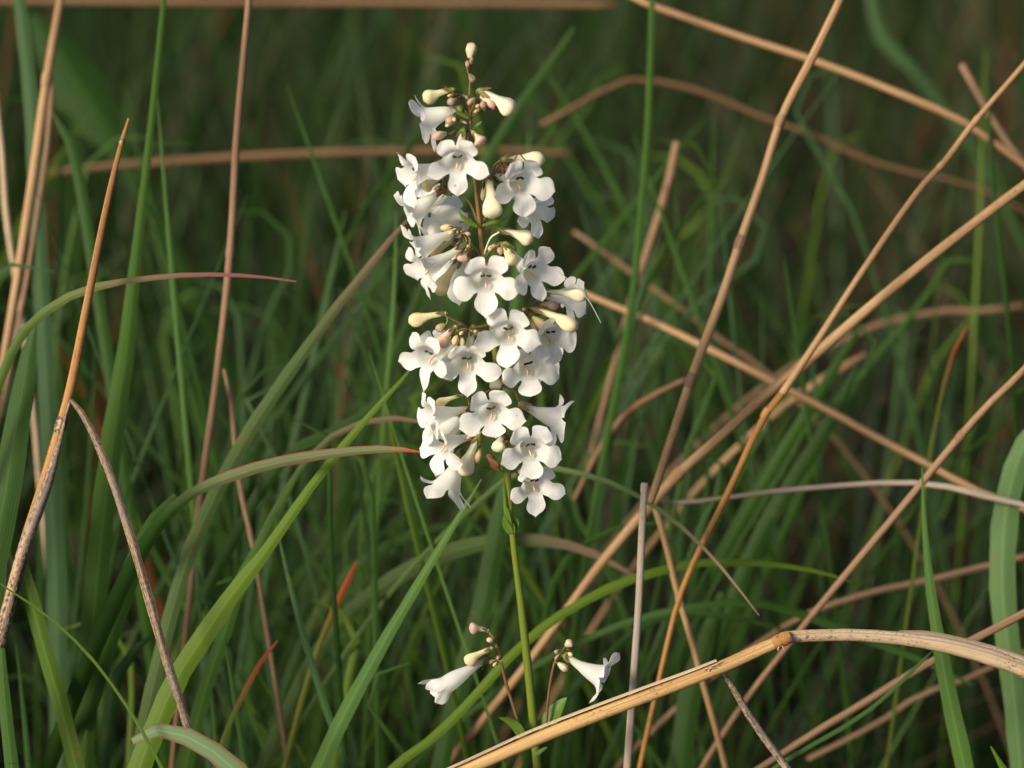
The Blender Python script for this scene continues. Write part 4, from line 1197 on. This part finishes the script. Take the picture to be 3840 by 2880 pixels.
# closed buds
for args in [
    ('tip', C1(893, 215), C1(916, 58), 44, 'bud_pink', 0), ('tip', C1(885, 385), C1(932, 468), 28, 'bud_small', .002), ('tip', C1(868, 330), C1(862, 240), 18, 'bud_small', .001),
    ('tip', C1(905, 300), C1(915, 215), 18, 'bud_small', -.001),
    ('AL', C1(715, 545), C1(408, 655), 58, 'bud_cream', .004), ('AL', C1(755, 640), C1(662, 695), 32, 'bud_small', .005), ('AR', C1(992, 552), C1(1352, 785), 70, 'bud_white', 0.002),
    ('AR', C1(1010, 612), C1(1145, 728), 36, 'bud_pink', 0), ('AM', C1(960, 632), C1(868, 700), 24, 'bud_small', .003), ('AR', C1(1045, 745), C1(1015, 672), 28, 'bud_small', .004),
    ('AL2', C1(735, 825), C1(655, 905), 38, 'bud_small', .004), ('AL3', C1(640, 998), C1(506, 1052), 34, 'bud_pink', .005), ('A3', C1(925, 985), C1(1020, 1110), 50, 'bud_pink', .005),
    ('BR', C2(1230, 275), C2(1672, 282), 62, 'bud_white', -.004), ('BL', C2(610, 470), C2(398, 575), 54, 'bud_cream', -.003), ('BR', C2(1082, 445), C2(1128, 888), 84, 'bud_white', .004),
    ('BR', C2(1060, 520), C2(1022, 700), 24, 'bud_yellow', .002), ('BR', C2(1175, 590), C2(1290, 710), 34, 'bud_pink', .003), ('BR', C2(1150, 560), C2(1230, 640), 24, 'bud_small', .003),
    ('CL', C2(755, 985), C2(580, 985), 30, 'bud_yellow', -.004), ('CL', C2(775, 1100), C2(468, 1262), 44, 'bud_yellow', -.001), ('CL', C2(882, 1165), C2(800, 1335), 48, 'bud_pink', .006),
    ('CR', C2(1192, 1005), C2(1545, 1120), 62, 'bud_white', -.002), ('CR2', C2(1225, 1160), C2(1335, 1365), 52, 'bud_cream', .006), ('CR2', C2(1190, 1155), C2(1215, 1260), 26, 'bud_small', .004),
    ('C', C2(1090, 1020), C2(1080, 950), 26, 'bud_small', -.004),
    ('CL', C3(800, 190), C3(555, 575), 62, 'bud_cream', .003), ('DL2', C3(640, 765), C3(256, 860), 56, 'bud_cream', .004), ('DL2', C3(635, 880), C3(545, 945), 34, 'bud_small', .005),
    ('DL', C3(745, 900), C3(560, 1105), 56, 'bud_pink', .008), ('DL', C3(765, 990), C3(722, 1090), 26, 'bud_yellow', .008), ('DL', C3(800, 1000), C3(812, 1110), 22, 'bud_yellow', .008),
    ('DL', C3(960, 1010), C3(1000, 1100), 30, 'bud_yellow', .0), ('DR', C3(1640, 548), C3(2112, 592), 52, 'bud_white', .003), ('DR', C3(1620, 690), C3(1818, 695), 42, 'bud_small', .004),
    ('DR', C3(1560, 715), C3(2005, 930), 62, 'bud_cream', .008), ('DR', C3(1545, 800), C3(1685, 938), 36, 'bud_yellow', .008), ('DR', C3(1525, 830), C3(1590, 1000), 30, 'bud_small', .006),
    ('D2', C3(1120, 1290), C3(1165, 1560), 50, 'bud_white', -.003), ('D2', C3(1240, 1390), C3(1262, 1490), 28, 'bud_pink', .002), ('DL3', C4(810, 230), C4(540, 330), 38, 'bud_cream', -.003),
    ('EL', C4(880, 510), C4(700, 660), 34, 'bud_white', -.003), ('EL', C4(990, 650), C4(825, 1068), 70, 'bud_white', .008), ('EL', C4(990, 770), C4(960, 935), 36, 'bud_yellow', .007),
    ('E', C4(1230, 615), C4(1175, 815), 58, 'bud_white', .007), ('ER', C4(1330, 690), C4(1350, 800), 24, 'bud_small', .004),
    ('GL2', C5(800, 235), C5(606, 212), 46, 'bud_pink', .004), ('GL', C5(840, 420), C5(566, 575), 50, 'bud_cream', .008), ('GL2', C5(865, 345), C5(785, 330), 22, 'bud_yellow', .006),
    ('GR2', C5(1610, 395), C5(1680, 345), 34, 'bud_pink', .003), ('GR', C5(1530, 575), C5(1625, 655), 30, 'bud_pink', .004)]:
    hh, B_, T_, w_, kind_, z_ = args
    sd_i = int(B_[0] * 3 + B_[1])
    bud(hh, B_, T_, w_, kind_, zb=z_, seed=sd_i % 97, shape='oval' if T_[1] < 170 or (w_ < 40 and math.hypot(B_[0] - T_[0], B_[1] - T_[1]) < 75) or kind_ == 'bud_small' else 'club')

rb = random.Random(77)
for hh in ('AL', 'AR', 'AL2', 'BL', 'BR', 'CL', 'CR2', 'DL', 'DR', 'EL', 'ER', 'GL', 'GR2'):
    (hx, hy), hz = HUBS[hh]
    for q_ in range(4):
        an = rb.uniform(-.3, 3.6); rr = rb.uniform(10, 26)
        bx_, by_ = hx + rr * math.cos(an), hy - rr * math.sin(an) * .6 + 14
        an2 = an + rb.uniform(-.5, .5); ll = rb.uniform(16, 32)
        bud(hh, (bx_, by_), (bx_ + ll * math.cos(an2), by_ - ll * math.sin(an2) * .5 + 12), rb.uniform(11, 18), rb.choice(['bud_small', 'bud_yellow']), zb=hz + rb.uniform(.001, .006), seed=q_ + 7, shape='oval')

# withered corolla below the drooping bud
def withered():
    r = random.Random(4)
    c = PZ(C4(1130, 930), .008)
    n, m = 14, 10
    vs_, fs, uv = [], [], []
    for j in range(m):
        v = j / (m - 1)
        for i in range(n):
            a = 2 * math.pi * i / n
            rr = (10 + 15 * math.sin(math.pi * v) * (1 + .7 * math.sin(a * 3 + v * 7) + .5 * (r.random() - .5))) * S3
            p = c + RGT * ((v - .5) * 34 * S3 + rr * .4 * math.cos(a)) + UPV * ((.5 - v) * 62 * S3 + rr * .3 * math.sin(a)) - FWD * (rr * math.sin(a) * .7) + RGT * rr * .5 * math.sin(a * 2)
            vs_.append(p); uv.append((i / n, v))
    for j in range(m - 1):
        for i in range(n):
            i2 = (i + 1) % n
            fs.append((j * n + i, j * n + i2, (j + 1) * n + i2, (j + 1) * n + i))
    child('withered_flower', vs_, fs, uv, M['withered'], plant)


withered()

# bracts and leaves
bract([C2(970, 965), C2(900, 920), C2(830, 870), C2(770, 800)], 20, z=.003)
bract([C2(1020, 960), C2(1120, 930), C2(1220, 905), C2(1302, 855)], 16, z=.003)
bract([C1(880, 835), C1(820, 800), C1(770, 770), C1(735, 715)], 18, z=.003)
bract([C1(920, 950), C1(960, 920), C1(1020, 870)], 12, z=.002)
bract([C4(1220, 1010), C4(1130, 1000), C4(1010, 970)], 12, z=.004)
bract([C5(1230, 1370), C5(1170, 1320), C5(1100, 1210), C5(1000, 1150), C5(905, 1135)], 50, z=.006)
bract([C5(1380, 1330), C5(1420, 1240), C5(1480, 1130), C5(1550, 1020), C5(1622, 925)], 74, z=.0)
bract([C5(1300, 1530), C5(1350, 1490), C5(1420, 1440)], 18, z=.004)
# clasping leaf bases at the node under the spike
bract([(1902, 1985), (1897, 1930), (1891, 1860), (1884, 1800)], 14, z=.002)
for dx, dy, w_, zz in ((-15, -8, 36, .002), (16, 4, 38, .002), (3, 14, 44, .003), (-8, -36, 24, .003)):
    bract([(1922 + dx * .3, 1998), (1920 + dx * .8, 1978 + dy * .5), (1918 + dx * 1.4, 1958 + dy), (1914 + dx * 1.5, 1938 + dy)], w_, z=zz, fold=.6)

# ------------------------------------------------------------------ small visitors
def insect():
    pts = {'tail': C2(1200, 350), 'abd': C2(1240, 372), 'th': C2(1285, 375), 'nk': C2(1310, 400), 'hd': C2(1330, 385)}
    z = .011
    me = bpy.data.meshes.new('insect')
    vs_, ed, rad = [], [], []
    def add(p, r_, link_=None, zz=0.0):
        vs_.append(tuple(PZ(p, z + zz))); rad.append(r_ * S3)
        if link_ is not None: ed.append((link_, len(vs_) - 1))
        return len(vs_) - 1
    th = add(pts['th'], 7)
    ab = add(pts['abd'], 8, th); add(pts['tail'], 3.5, ab)
    nk = add(pts['nk'], 4.5, th); add(pts['hd'], 5, nk)
    for leg in ([(1340, 300), (1395, 195), (1500, 325)], [(1330, 330), (1375, 285), (1450, 350), (1525, 432)], [(1240, 300), (1280, 250)], [(1200, 300), (1225, 235)], [(1180, 330), (1150, 400), (1110, 440)],
                [(1230, 420), (1195, 445)], [(1180, 360), (1140, 385)]):
        last = th if leg[0][0] > 1235 else ab
        for i, p in enumerate(leg): last = add(C2(*p), 3.3 - .4 * i, last, .001)
    me.from_pydata(vs_, ed, [])
    o = link('insect', me, M['insect'])
    sk = o.modifiers.new('skin', 'SKIN')
    for i, s in enumerate(me.skin_vertices[0].data):
        s.radius = (rad[i], rad[i]); s.use_root = (i == 0)
    o.modifiers.new('smooth', 'SUBSURF').levels = 1
    tag(o, 'spindly reddish-brown long-legged insect perched on the upper right flower', 'insect')


insect()
tag(tube('spider_thread', smooth_path([PZ(C3(1800, 320), .01), PZ(C3(1900, 400), .01), PZ(C3(2000, 472), .01), PZ(C3(2110, 610), .009), PZ(C3(2160, 690), .009), PZ(C3(2250, 860), .008)], 24)[0],
         [1.5 * S3] * 24, M['silk'], sides=5), 'fine white thread trailing off a bud on the right of the spike', 'thread')
